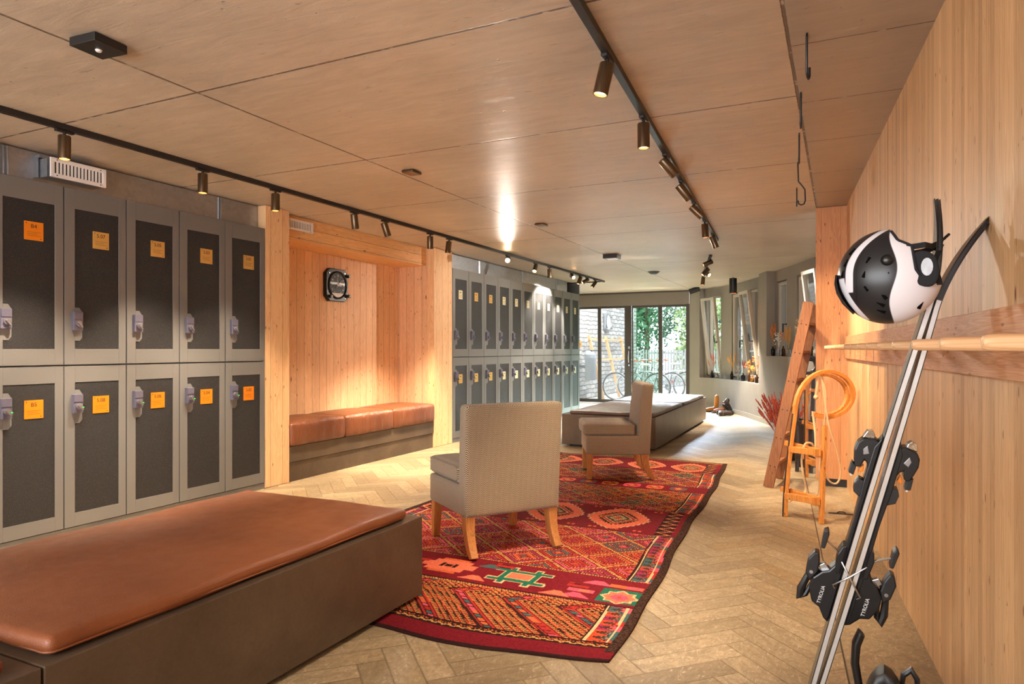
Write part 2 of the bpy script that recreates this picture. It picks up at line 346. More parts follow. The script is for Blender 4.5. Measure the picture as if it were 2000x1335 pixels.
    def rbox(s, x0, y0, z0, x1, y1, z1, r, n=8, fn=None, mi=0):   # soft-edged box; fn moves every vertex
        c = np.array([(x0+x1)/2, (y0+y1)/2, (z0+z1)/2]); h = np.array([abs(x1-x0), abs(y1-y0), abs(z1-z0)])/2; r = min(r, *(h*.999))
        g = []
        for a in range(3):
            k = h[a]-r; e = [r*q for q in (1, .72, .38)]
            nn = n[a] if hasattr(n, '__len__') else n
            g.append([-k-q for q in e] + list(np.linspace(-k, k, nn)) + [k+q for q in e[::-1]])
        idx = {}; vs = []
        def V(i, j, k):
            if (i, j, k) not in idx:
                q = np.array([g[0][i], g[1][j], g[2][k]]); cc = np.clip(q, -(h-r), h-r); d = q-cc; l = np.linalg.norm(d)
                p = cc + (d/l*r if l > 1e-9 else 0) + c
                if fn: p = fn(p, (q/h))
                idx[(i, j, k)] = len(vs); vs.append(p)
            return idx[(i, j, k)]
        A, B, D = (len(q)-1 for q in g); fs = []
        for i in range(A):
            for j in range(B): fs += [(V(i, j, 0), V(i, j+1, 0), V(i+1, j+1, 0), V(i+1, j, 0)), (V(i, j, D), V(i+1, j, D), V(i+1, j+1, D), V(i, j+1, D))]
        for i in range(A):
            for k in range(D): fs += [(V(i, 0, k), V(i+1, 0, k), V(i+1, 0, k+1), V(i, 0, k+1)), (V(i, B, k), V(i, B, k+1), V(i+1, B, k+1), V(i+1, B, k))]
        for j in range(B):
            for k in range(D): fs += [(V(0, j, k), V(0, j, k+1), V(0, j+1, k+1), V(0, j+1, k)), (V(A, j, k), V(A, j+1, k), V(A, j+1, k+1), V(A, j, k+1))]
        return s.add(vs, fs, mi)
    def floor(s): s.v = [(a, b, max(c, 0.)) for a, b, c in s.v]; return s
    def build(s, name, mat, parent=None, bevel=0, smooth=False, loc=None, angle=40, sub=0):
        me = bpy.data.meshes.new(name); me.from_pydata(s.v, [], s.f); me.validate()
        for m in (mat if isinstance(mat, (list, tuple)) else [mat]): me.materials.append(M[m] if isinstance(m, str) else m)
        if len(me.polygons) == len(s.mi): me.polygons.foreach_set('material_index', s.mi)
        if smooth:
            me.polygons.foreach_set('use_smooth', [True]*len(me.polygons)); me.set_sharp_from_angle(angle=R(angle))
        me.update(); o = bpy.data.objects.new(name, me); C.objects.link(o)
        if parent: o.parent = parent
        if loc: o.location = loc
        if bevel:
            b = o.modifiers.new('b', 'BEVEL'); b.width = bevel; b.segments = 2; b.limit_method = 'ANGLE'; b.angle_limit = R(35)
        if sub: q = o.modifiers.new('s', 'SUBSURF'); q.levels = q.render_levels = sub
        return o
def tag(o, label, cat, group=None, kind=None):
    o['label'] = label; o['category'] = cat
    if group: o['group'] = group
    if kind: o['kind'] = kind
    return o
def thing(name, label, cat, loc=(0, 0, 0), rz=0, group=None):
    o = bpy.data.objects.new(name, None); C.objects.link(o); o.location = loc; o.rotation_euler = (0, 0, rz); o.empty_display_size = .1
    return tag(o, label, cat, group)
def struct(o, label=None):
    o['kind'] = 'structure'
    if label: o['label'] = label
    return o
def copy_tree(o, parent=None):
    c = o.copy(); C.objects.link(c); c.parent = parent
    for ch in list(o.children): copy_tree(ch, c)
    return c
def text(s, size, name, mat, parent, M4, depth=.0006):
    cu = bpy.data.curves.new('t', 'FONT'); cu.body = s; cu.size = size; cu.extrude = depth; cu.align_x = 'CENTER'; cu.align_y = 'CENTER'
    to = bpy.data.objects.new('t', cu); C.objects.link(to); bpy.context.view_layer.update()
    me = bpy.data.meshes.new_from_object(to.evaluated_get(bpy.context.evaluated_depsgraph_get())); bpy.data.objects.remove(to)
    me.name = name; me.materials.clear(); me.materials.append(M[mat]); o = bpy.data.objects.new(name, me); C.objects.link(o)
    if parent: o.parent = parent
    o.matrix_local = M4; return o
def basis(o, a, b, e):       # matrix whose x,y,z axes are a,b,e at o
    return Matrix(((a[0], b[0], e[0], o[0]), (a[1], b[1], e[1], o[1]), (a[2], b[2], e[2], o[2]), (0, 0, 0, 1)))

# ================================================================ THE SETTING
AW = .077
def WR(lx, ly, z=0):        # frame of the timber wall: lx out of the room, ly along it
    return (.579 + lx*math.cos(AW) - ly*math.sin(AW), lx*math.sin(AW) + ly*math.cos(AW), z)
struct(MB().box(-8, -2.6, -.12, 1.6, 15.24, 0).build('floor', 'floor'))
struct(MB().box(-6.2, -2.6, H, 1.6, 15.35, H+.15).build('ceiling', 'ceiling'))
# timber wall on the right, its far end returns towards the room
o = MB().box(0, -2.6, 0, .14, 6.855, H).build('wall_right', 'pine_wall'); o.location = (.579, 0, 0); o.rotation_euler = (0, 0, AW); struct(o)
struct(MB().box(-.205, 6.84, .075, .062, 7.0, H-.004).build('wall_return', 'pine_return'))
struct(MB().box(-.17, 6.87, 0, .062, 6.98, .0745).build('trim_1', 'black'))
o = MB().box(-.028, -2.5, 1.17, 0, 6.84, 1.36).build('trim_2', 'rail_wood', bevel=.002); o.location = (.579, 0, 0); o.rotation_euler = (0, 0, AW); struct(o, 'wide timber board along the wall that carries the pegs')
# left wall (behind lockers), niche lining and posts
struct(MB().box(-5.45, -2.6, 0, -5.3, 12.745, H).box(-5.95, 12.60, 0, -5.45, 12.745, H).box(-5.95, 12.745, 0, -5.80, 15.2, H).build('wall_left', 'plaster_l'))
struct(MB().box(-5.3, -2.6, 0, -4.66, 2.34, H).build('wall_side', 'plaster_l'))
struct(MB().box(-5.26, 4.86, .03, -5.205, 7.39, H-.002).build('wall_niche', 'larch'))
struct(MB().box(-5.204, 7.392, 0, -4.652, 7.42, H-.002).build('wall_niche_side', 'larch_x'))
struct(MB().box(-5.204, 4.83, 0, -4.652, 4.858, H-.002).build('wall_niche_near', 'larch_x'))
struct(MB().box(-4.75, 4.567, .004, XL, 4.86, H-.003).build('trim_3', 'larch_post', bevel=.002), 'larch boarded post between lockers and niche')
struct(MB().box(-4.75, 7.39, .004, XL, 7.836, H-.003).build('trim_4', 'larch_post', bevel=.002), 'wide larch boarded post at the far side of the niche')
mb = MB().box(-5.2, 4.862, 2.31, -4.775, 7.388, H-.003); struct(mb.build('trim_5', 'larch_beam'), 'larch boarded header over the niche')
# rear wall behind the camera, its broad opening added to let fill light in
mb = MB().box(-6.2, -2.75, 0, 1.6, -2.6, .5).box(-6.2, -2.75, 2.4, 1.6, -2.6, H).box(-6.2, -2.75, .5, -4.6, -2.6, 2.4).box(.3, -2.75, .5, 1.6, -2.6, 2.4)
struct(mb.build('wall_rear', 'plaster_l'))
# curved plaster wall with two window niches
PC = [np.array(p) for p in [(.75, 7.0), (.6, 8.0), (-.33, 10.2), (-1.02, 11.86), (-1.55, 13.15), (-1.98, 14.05), (-2.45, 14.7), (-2.97, 15.1)]]
SG = [PC[i+1]-PC[i] for i in range(len(PC)-1)]; LN = [np.linalg.norm(v) for v in SG]; CM = np.r_[0, np.cumsum(LN)]; S0 = LN[0]
def cw(sv, off=0.):          # point of the wall line at length sv (0 at (.6, 8)), off outwards
    q = sv + S0; i = int(min(max(np.searchsorted(CM, q)-1, 0), len(LN)-1)); d = SG[i]/LN[i]; n = np.array([d[1], -d[0]])
    # blend normals near the corners for a smooth curve
    for jj in (i, i+1):
        if 0 < jj < len(LN) and abs(q-CM[jj]) < .35:
            d2 = SG[jj-1]/LN[jj-1]; d3 = SG[jj]/LN[jj]; w_ = (q-CM[jj])/.7+.5; dd = nrm(d2*(1-w_)+d3*w_); n = np.array([dd[1], -dd[0]])
    p = PC[i] + SG[i]*((q-CM[i])/LN[i]); return p + n*off
def arc(mb, s0, s1, o0, o1, z0, z1, mi=0):
    n = max(1, int((s1-s0)/.3)); ss = np.linspace(s0, s1, n+1); vs = []
    for s_ in ss:
        a = cw(s_, o0); b = cw(s_, o1); vs += [(a[0], a[1], z0), (b[0], b[1], z0), (b[0], b[1], z1), (a[0], a[1], z1)]
    fs = [(0, 1, 2, 3), tuple(n*4+k for k in (3, 2, 1, 0))]
    for i in range(n): fs += [(i*4+k, (i+1)*4+k, (i+1)*4+(k+1) % 4, i*4+(k+1) % 4) for k in range(4)]
    return mb.add(vs, fs, mi)
Z1, Z2 = 1.135, .645; D_ = .14; TH = .34
SE = CM[-1]-S0
wins = [  # s0, s1, z0, z1, tilted, handle
    (7.20, 7.66, Z2+.04, 2.36, True), (6.21, 6.76, Z2+.04, 2.36, False), (5.40, 5.98, Z2+.04, 2.36, True),
    (3.86, 4.36, Z1+.04, 2.36, False), (3.08, 3.42, Z1+.04, 2.36, False), (2.40, 2.95, Z1+.04, 2.40, True)]
mb = MB()
arc(mb, -S0, SE, 0, D_, 0, Z2); arc(mb, -S0, SE, D_, TH, 0, Z2)            # low wall
arc(mb, -S0, 4.84, 0, D_, Z2, Z1); arc(mb, -S0, 4.84, D_, TH, Z2, Z1)      # higher sill of the near niche
arc(mb, 4.43, 4.84, 0, D_, Z1, H); arc(mb, 7.72, SE, 0, D_, Z2, H); arc(mb, -S0, 1.6, 0, D_, Z1, H)
cuts = sorted(wins); cur = -S0
for (s0, s1, z0, z1, tl) in cuts:
    base = Z1 if s1 < 4.6 else Z2
    arc(mb, cur, s0, D_, TH, base if cur > 4.4 or s0 < 4.9 else Z1, H); arc(mb, s0, s1, D_, TH, z1, H); arc(mb, s0, s1, D_, TH, base, z0); cur = s1
arc(mb, cur, SE, D_, TH, Z2, H)
struct(mb.build('wall_curved', 'plaster', smooth=True, angle=25))
mb = MB(); arc(mb, -S0, SE-.1, -.012, -.001, 0, .085); struct(mb.build('baseboard_right', 'kick'))
for k, (s0, s1, z0, z1, tl) in enumerate(wins):
    A = cw(s0+.005, D_+.07); B = cw(s1-.005, D_+.07); d = nrm(B-A); n = np.array([d[1], -d[0]]); L = np.linalg.norm(B-A)
    W = thing('window_%d' % (k+1), '', 'x'); del W['label']; del W['category']; W['kind'] = 'structure'
    W.matrix_world = basis((A[0], A[1], z0+.003), (d[0], d[1], 0), (n[0], n[1], 0), (0, 0, 1)); h = z1-z0-.006
    fw = .035
    fr = MB().box(0, 0, 0, fw, .07, h).box(L-fw, 0, 0, L, .07, h).box(fw, 0, 0, L-fw, .07, fw).box(fw, 0, h-fw, L-fw, .07, h).build('frame', 'frame_l', W, bevel=.003)
    sash = bpy.data.objects.new('sash', None); C.objects.link(sash); sash.parent = W; sash.location = (fw*.6, -.012, fw*.6); sh = h-fw*1.2; sl = L-fw*1.2; sw = .055
    if tl: sash.rotation_euler = (R(7.0), 0, 0)
    # the sash is a part, its frame, pane and handle are sub-parts
    sf = MB().box(0, -.04, 0, sw, .02, sh).box(sl-sw, -.04, 0, sl, .02, sh).box(sw, -.04, 0, sl-sw, .02, sw).box(sw, -.04, sh-sw, sl-sw, .02, sh).build('sash_frame', 'frame_l', sash, bevel=.004)
    MB().box(sw, -.008, sw, sl-sw, -.002, sh-sw).build('pane', 'pane', sash)
    hz_ = 1.38-z0 if s1 > 4.6 else 1.62-z0; hx = .03
    MB().cyl((hx, -.04, hz_), (hx, -.055, hz_), .016).bar((hx, -.052, hz_), (hx, -.10, hz_), .014, .014, mi=0).bar((hx, -.10, hz_+.01), (hx, -.10, hz_+(.14 if tl else -.13)), .016, .018, (0, 1, 0)).build('handle', 'black', sash)
# glass door wall at the far end
YD = 15.18
mb = MB().box(-5.795, YD, 2.24, -2.99, YD+.12, H-.004).build('trim_6', 'frame_h', bevel=.004); struct(mb, 'bronze grey boxed header above the glass doors')
struct(MB().box(-5.795, YD-.02, H-.035, -2.97, YD, H-.004).build('trim_7', 'frame_d'))
struct(MB().box(-3.06, YD, 0, -2.965, YD+.12, 2.24).build('trim_8', 'frame_d', bevel=.003))
struct(MB().box(-2.965, 15.08, 0, -2.6, YD+.2, H).build('wall_far_pier', 'plaster'))
struct(MB().box(-7.2, YD+.03, 0, -5.8, YD+.12, H).build('wall_far', 'stone'))
def leaf(name, x0, x1, y, pm, stiles, handle=False):
    W = thing(name, '', 'x'); del W['label']; del W['category']; W['kind'] = 'structure'; W.location = (x0, y, .012); L = x1-x0; h = 2.225
    f = MB().box(0, 0, 0, stiles[0], .045, h).box(L-stiles[1], 0, 0, L, .045, h).box(stiles[0], 0, 0, L-stiles[1], .045, .075).box(stiles[0], 0, h-.05, L-stiles[1], .045, h)
    f.build('frame', 'frame_d', W, bevel=.003); MB().box(stiles[0], .018, .075, L-stiles[1], .026, h-.05).build('pane', pm, W)
    if handle:
        MB().tube([(L-.04, -.045, .93), (L-.04, -.055, 1.02), (L-.04, -.05, 1.2)], [.012, .018, .012], 10).box(L-.055, -.03, .85, L-.025, 0, .89).box(L-.065, -.012, 1.24, L-.018, 0, 1.3).bar((L-.04, 0, .95), (L-.04, -.05, .95), .015, .015).bar((L-.04, 0, 1.18), (L-.04, -.05, 1.18), .015, .015).build('handle', 'steel', W)
leaf('door_1', -5.79, -5.045, YD+.06, 'pane', (.05, .065)); leaf('door_2', -5.04, -4.30, YD+.01, 'pane', (.03, .15), True)
leaf('door_3', -4.295, -3.64, YD+.06, 'pane_g', (.03, .045)); leaf('door_4', -3.64, -3.062, YD+.06, 'pane', (.04, .012))
# galvanised duct above the lockers
def duct(y0, y1, label, seams):
    d = thing('ventilation_duct', label, 'duct', (-4.74, y0, 2.345)); L = y1-y0
    MB().box(-.5, 0, 0, 0, L, H-2.345-.006).build('duct_body', 'galv', d, bevel=.004)
    for q in seams:
        m = MB()
        for w_ in (-.012, .012): m.tube([(.004, q+w_, .004), (.004, q+w_, .185)], .007, 8)
        m.build('seam', 'galv', d, smooth=True)
    return d
dA = duct(2.36, 4.56, 'bare galvanised duct under the ceiling above the near lockers', [.13, 1.78])
MB().box(-.02, .30, .02, .03, .315, .16).box(-.02, .31, .15, .05, .37, .17).build('bracket', 'galv', dA)
dB = duct(7.845, 12.3, 'bare galvanised duct under the ceiling above the far lockers', [.9, 2.4, 3.9])
def vent(loc, L, h, label, deep):
    v = thing('ventilation_grille', label, 'vent', loc, 0, 'white ventilation grilles')
    m = MB().box(0, 0, 0, .012, .022*1, h).box(0, L-.022, 0, .012, L, h).box(0, .022, 0, .012, L-.022, h*.2).box(0, .022, h*.8, .012, L-.022, h)
    m.build('grille_frame', 'white', v, bevel=.0015)
    m = MB(); n = 14
    for k in range(n+1):
        y = .022 + (L-.044)*k/n; m.box(.0025, y-.0062, h*.2, .008, y+.0062, h*.8)
    m.build('louvres', 'white', v)
    MB().box(-.03, .02, h*.18, .0005, L-.02, h*.82).build('shadow_box', 'black', v)
    if deep: MB().box(-deep, .003, .003, -.031, L-.003, h-.003).build('boot', 'galv', v)
    for y in (.04, L-.04):
        for z in (h*.1, h*.9): MB().cyl((.012, y, z), (.014, y, z), .004, n=8).build('screw', 'galv_d', v)
vent((-4.6, 2.68, 2.365), .37, .125, 'white slotted ventilation grille on the duct above the near lockers', .135)
vent((-4.762, 4.935, 2.40), .36, .105, 'white slotted ventilation grille set in the larch header over the niche', 0)

# ================================================================ LOCKERS
tops = ['B4', '5.07', '5.05', '5.03', '5.01']; bots = ['B5', '5.08', '5.06', '5.04', '5.02']
RX = lambda p: basis(p, (0, 1, 0), (0, 0, 1), (1, 0, 0))      # text facing +x
cache = {}
def locker(y0, wd, upper, num, plate, label, group):
    z0 = 1.142 if upper else .052; z1 = 2.332 if upper else 1.138
    L = thing('locker', label, 'locker', (XL, y0, z0), 0, group); h = z1-z0; g = .004
    key = (upper, round(wd, 3))
    if key not in cache:
        b = MB().box(-.52, g*.3, 0, -.022, wd-g*.3, h)
        b.build('body', 'locker', L)
        pz0, pz1 = (.108, 1.053) if upper else (.095, .973); py0, py1 = .072, wd-.058
        lz = (1.305-z0, 1.53-z0) if upper else (.75-z0, .975-z0)
        d = MB().box(-.02, g, g, 0, py0, h-g).box(-.02, py1, g, 0, wd-g, h-g).box(-.02, py0, g, 0, py1, pz0).box(-.02, py0, pz1, 0, py1, h-g)
        d.prism([(py0, lz[0]), (py0+.032, lz[0]), (py0+.05, lz[0]+.022), (py0+.05, lz[1]-.03), (py0+.03, lz[1]), (py0, lz[1])], (0, 0, 0), (0, 1, 0), (0, 0, 1), (1, 0, 0), (-.02, 0))
        d = d.build('door', 'locker', L, bevel=.0012)
        MB().box(-.018, py0, pz0, -.004, py1, pz1).build('speckled_panel', 'panel', d)
        lk = lz[0] + (.07 if upper else .07)
        m = MB().box(0, .048, lk, .026, .112, lk+.125, 0); m.box(.0262, .05, lk+.074, .03, .11, lk+.123, 0)
        m.cyl((.026, .08, lk+.045), (.04, .08, lk+.045), .02, n=16, mi=1); m.bar((.042, .07, lk+.055), (.042, .10, lk+.02), .012, .012, (1, 0, 0), mi=1)
        if not upper: m.box(.049, .094, lk+.036, .051, .103, lk+.04, 2)
        m.build('lock', ['lockmetal', 'knob', 'led'], d, bevel=.002)
        cache[key] = L
    else:
        for ch in cache[key].children:
            c = ch.copy(); C.objects.link(c); c.parent = L
            for g2 in ch.children:
                if g2.name.startswith('number_plate') or g2.name.startswith('plate'): continue
                e = g2.copy(); C.objects.link(e); e.parent = c
    d = [c for c in L.children if c.name.startswith('door')][0]
    # numbered plate
    pw = .115; py = (.195 if num else .165); pz = (1.945-z0 if upper else .805-z0); w2 = pw if num else .10; h2 = .118 if num else .122
    if not num: pz -= 0.02
    m = MB().box(-.0035, py, pz, .0, py+w2, pz+h2, 0)
    if num:
        for (a, b) in ((.012, .106), (.012+.088, .012)): m.lathe([(.0036, .0005), (.0001, .0006)], (0, py+a, pz+b), 8, 1, (np.array((0, 1., 0)), np.array((0, 0, 1.)), np.array((1., 0, 0))))
        for q in range(3): m.box(0, py+.018, pz+.028+.011*q, .0004, py+.10-.02*(q % 2), pz+.0295+.011*q, 1)
    else:
        for q in range(3): m.box(0, py+.02, pz+.026+.013*q, .0004, py+.08-.015*(q % 2), pz+.0278+.013*q, 1)
        m.box(0, py+.028, pz+.086, .0004, py+.060, pz+.098, 1)
    p = m.build('number_plate', [plate, 'ink'], d)
    if num:   # digits become part of the plate's mesh
        TM = RX((0.0004, py+.057, pz+.088)); t_ = text(num, .036, 'digits', 'ink', None, TM)
        p.data.materials.append(M['ink']) if len(p.data.materials) < 2 else None
        me = p.data; tm = t_.data; tm.transform(TM)
        nv = len(me.vertices); vs = [v.co[:] for v in me.vertices] + [v.co[:] for v in tm.vertices]
        fs = [tuple(f.vertices) for f in me.polygons]; mi = [f.material_index for f in me.polygons]
        fs2 = [tuple(i+nv for i in f.vertices) for f in tm.polygons]
        nm = bpy.data.meshes.new('number_plate'); nm.from_pydata(vs, [], fs+fs2); nm.materials.append(M[plate]); nm.materials.append(M['ink'])
        nm.polygons.foreach_set('material_index', mi + [1]*len(fs2)); nm.update(); p.data = nm; bpy.data.objects.remove(t_)
    return L
for k in range(5):
    y0 = 2.3605 + .4403*k
    for up, num in ((True, tops[k]), (False, bots[k])):
        pl = 'plate_o' if (not up or k == 0) else 'plate_g'  # same plate metal; the lamplight on it is put into orange and gold
        locker(y0, .4403, up, num, pl, 'grey %s locker with %s plate reading %s' % ('upper' if up else 'lower', 'orange' if pl == 'plate_o' else 'gold', num), 'near block of grey lockers')
ordn = ['first', 'second', 'third', 'fourth', 'fifth', 'sixth', 'seventh', 'eighth', 'ninth', 'tenth', 'eleventh']
for k in range(11):
    y0 = 7.846 + .4436*k
    for up in (True, False):
        where = ('nearest the larch post' if k == 0 else 'last before the glass doors' if k == 10 else '%s column from the larch post' % ordn[k])
        locker(y0, .4432, up, '', 'plate_g' if k in (0, 1, 2) and (not up or k) else 'plate_p', '%s locker of the far block, %s' % ('upper' if up else 'lower', where), 'far block of grey lockers')
struct(MB().box(-5.2, 2.36, 0, XL-.008, 4.563, .05).build('baseboard_left', 'locker')); struct(MB().box(-5.2, 7.846, 0, XL-.008, 12.726, .05).build('baseboard_far_left', 'locker'))
struct(MB().box(-5.29, 12.7285, 0, XL+.0, 12.75, H-.004).build('trim_9', 'locker'))
# ================================================================ RUG (every quad is a small group of knots)
def make_rug():
    rng = np.random.RandomState(3); nx, ny = 290, 680
    V = np.linspace(2.50, 7.70, ny+1); U = np.linspace(0, 1, nx+1)
    xe = -.83 - .052*(V-2.7) + .012*np.sin(V*2.3) + .006*np.sin(V*7.1); xl = -3.04 + .006*np.sin(V*4)
    Xg = xl[:, None] + (xe-xl)[:, None]*U[None]; Yg = V[:, None] + np.zeros_like(Xg)
    k = np.clip((3.3-V)/.8, 0, 1)[:, None]; Yg += k*(.14*np.clip((Xg+1.35)/.55, 0, 1)**1.3 + .012*np.sin(Xg*9))
    k2 = np.clip((V-7.1)/.6, 0, 1)[:, None]; Yg += k2*.03*np.sin(Xg*3+1)
    Zg = .007 + .0035*np.maximum(0, np.sin(Yg*5+Xg*2))*np.exp(-((xe[:, None]-Xg)/.12)**2) + .0015*rng.rand(*Xg.shape)
    vm = (V[:-1]+V[1:])/2; um = (U[:-1]+U[1:])/2
    v = vm[:, None] + np.zeros((ny, nx)); xr = (xe-xl)[:-1][:, None]; r = (1-um)[None]*xr; x = um[None]*xr
    col = {k: np.array(lin(c)) for k, c in dict(red=(118, 26, 36), brick=(170, 48, 42), pink=(212, 84, 104), orange=(206, 98, 58), yellow=(196, 146, 82), teal=(66, 96, 96), green=(38, 104, 80), dark=(48, 26, 24), cream=(206, 176, 130), mag=(150, 46, 78), brown=(74, 52, 38), rust=(190, 74, 44), salmon=(222, 112, 84)).items()}
    out = np.zeros((ny, nx, 3)); out[:] = col['red']
    def put(m, c): out[m] = col[c]
    def rnd(a, b, s): return (np.sin(a*127.1+b*311.7+s*74.7)*43758.5453) % 1
    def pick(m, h, names):
        for i_, c in enumerate(names): put(m & (h >= i_/len(names)) & (h < (i_+1)/len(names)+1e-9), c)
    cx = np.floor(x/.0085); cv = np.floor(v/.0085); dots = ((cx + cv) % 2) == 0; dash = (cx % 2) == 0; dashv = (cv % 2) == 0
    # lozenge fields
    def loz(v0, v1, px, pv, names, base):
        m = (v >= v0) & (v < v1); p = x/px; q = (v-v0)/pv; a = p+q; b = p-q; fa = a % 1; fb = b % 1; ia = np.floor(a); ib = np.floor(b)
        d = np.minimum(np.minimum(fa, 1-fa), np.minimum(fb, 1-fb)); h = rnd(ia, ib, 1); h2 = rnd(ia, ib, 2)
        put(m, base); put(m & (d < .045) & (dots | dash), 'yellow'); pick(m & (d > .09) & (d < .155), h, names)
        put(m & (d > .185) & (d < .225) & dash, 'yellow'); pick(m & (d > .26) & (d < .33), h2, names[::-1]); put(m & (d > .36) & (d < .40) & dots, 'orange'); pick(m & (d > .43), h, names[1:] + names[:1])
    loz(3.58, 4.50, .33, .30, ['pink', 'rust', 'brick', 'orange', 'mag', 'teal'], 'red')
    loz(5.22, 5.97, .20, .17, ['rust', 'orange', 'brick', 'mag', 'teal', 'orange'], 'dark')
    loz(6.25, 6.95, .30, .27, ['rust', 'brick', 'mag', 'orange', 'teal'], 'dark')
    for e in (3.58, 4.50, 5.22, 5.97, 6.25, 6.95): put((abs(v-e) < .006) & dash, 'yellow'); put((abs(v-e-.012) < .004), 'dark')
    # chevrons next to the near edge
    m = (v >= 2.71) & (v < 3.16); s_ = (-r + np.minimum(v, 3.06) - 1.4*np.maximum(v-3.06, 0) + .02) ; f = (s_ % .30); n_ = np.floor(s_/.30); t_ = np.floor((v-r*-1)/.022)
    put(m, 'dark'); put(m & (f < .012), 'brick'); bx = m & (f > .02) & (f < .052); lv = np.floor(v/.034); pick(bx, rnd(lv, n_, 4), ['rust', 'pink', 'orange', 'brick', 'teal']); put(bx & ((v/.034) % 1 < .2), 'dark'); put(m & (f > .058) & (f < .072), 'brick')
    lad = m & (f > .078) & (f < .29); g = ((f-.078) % .042); put(lad & (g < .0085), 'orange'); put(lad & (g >= .0085) & (g < .026) & ((np.floor(v/.0076) % 2) == 0), 'yellow'); put(lad & (g > .028) & (g < .036) & ((np.floor(v/.05) % 2) == 0), 'rust')
    put((v > 3.15) & (v < 3.17) & dots, 'yellow'); put((v > 3.17) & (v < 3.19), 'dark')
    zz = abs(((x/.05) % 1)-.5)*.03; put((v > 2.64) & (v < 2.71), 'dark'); put((abs(v-2.655-zz) < .006), 'yellow'); put((abs(v-2.675-zz) < .005) & dots, 'orange')
    put(v < 2.525, 'dark')
    # motif band near the front
    def box(x0, x1, v0, v1, c): put((r > x0) & (r < x1) & (v > v0) & (v < v1), c)
    box(.03, .25, 3.22, 3.42, 'green'); rc = .14; vc = 3.31
    dd = np.abs(r-rc) + np.abs(v-vc); dm = np.maximum(np.abs(r-rc), np.abs(v-vc)); star = np.minimum(dd, dm*1.45); near = (abs(r-rc) < .11) & (abs(v-vc) < .1)
    put(near & (star < .103), 'cream'); put(near & (star < .088), 'salmon'); put(near & (star < .05), 'pink'); put(near & (star < .016), 'rust'); box(.05, .23, 3.44, 3.49, 'orange'); box(.06, .14, 3.45, 3.48, 'pink')
    rc, vc = .72, 3.38; a = abs(r-rc); b = abs(v-vc)
    for w_, c in ((.010, 'cream'), (0, 'green')):
        put((a < .105+w_) & (b < .085+w_), c); put(((a > .085) & (a < .165+w_)) & ((b > .06-w_) & (b < .09+w_)), c); put((a > .06-w_) & (a < .09+w_) & (b < .125+w_) & (b > .05), c)
    put((a < .075) & (b < .05), 'cream'); put((a < .067) & (b < .042), 'salmon')
    rc, vc = 1.17, 3.385; a = abs(r-rc); b = abs(v-vc); put((a < .17) & (b < .07) & ~((a > .1) & (b > .04)), 'salmon'); put((a < .09) & (b < .12), 'orange'); put((a < .12) & (b < .09), 'salmon'); put((a > .03) & (a < .055) & (b < .03), 'dark'); put((a < .02) & (b < .02), 'dark')
    for (rc, vc, c) in ((.30, 3.47, 'pink'), (.36, 3.25, 'pink'), (.46, 3.235, 'salmon'), (.95, 3.26, 'salmon'), (.93, 3.47, 'teal'), (1.45, 3.3, 'salmon')): put(((v-vc) > -.03) & ((v-vc) < .035) & (abs(r-rc) < .055-(v-vc)*.9), c)
    for (rc, vc) in ((.38, 3.38), (.86, 3.5), (1.38, 3.42)):
        put((abs(r-rc) < .06) & (abs(v-vc) < .018), 'brick'); put((abs(r-rc-.05) < .015) & (abs(v-vc-.02) < .025), 'brick'); put((abs(r-rc) < .04) & (abs(v-vc+.022) < .005), 'dark'); put((abs(r-rc-.03) < .035) & (abs(v-vc-.026) < .005), 'dark')
    box(.28, .42, 3.305, 3.345, 'pink'); box(.30, .36, 3.31, 3.34, 'salmon')
    # medallion bands
    def med(rc, vc, R1, R2):
        a = abs(r-rc)/R1; b = abs(v-vc)/R2; d = (a**1.35+b**1.35)**(1/1.35); step = (np.floor(np.arctan2(v-vc, (r-rc)*1.3)*9) % 2)*.05
        d = d+step; put(d < 1.02, 'cream'); put(d < .98, 'salmon'); put((d < .98) & (((cx+2*cv) % 5) < 1), 'orange'); put(d < .66, 'dark'); e = a+b; put((e < .62), 'yellow'); put(e < .58, 'brick'); put(e < .46, 'cream'); put(e < .42, 'brown'); put((e < .30) & dots, 'cream'); put(e < .14, 'rust')
    for q in range(5): med(.52+.50*q, 4.87, .235, .31)
    for q in range(5): med(.34+.47*q, 7.25, .21, .26)
    for vc in (4.57, 5.16): put((abs(v-vc) < .016) & (((x/.16) % 1) < .45) & ((np.floor(x/.02) % 2) == 0), 'orange')
    # small motif band
    for q in range(9):
        rc = .3+.21*q; a = abs(r-rc); b = abs(v-6.11); c = ['teal', 'salmon', 'pink', 'yellow'][q % 4]; put((a < .075) & (b < .075) & ((a+b) < .12), c); put((a+b < .07), 'brick'); put(a+b < .035, 'yellow')
    for q in range(8): a = abs(r-.4-.23*q); put((a < .07) & (abs(v-5.27) < .03) & dots, 'pink')
    # fringe end
    put(v > 7.56, 'brown'); put((v > 7.6) & dash, 'orange'); put((v > 7.63) & (rng.rand(ny, nx) > .5), 'green')
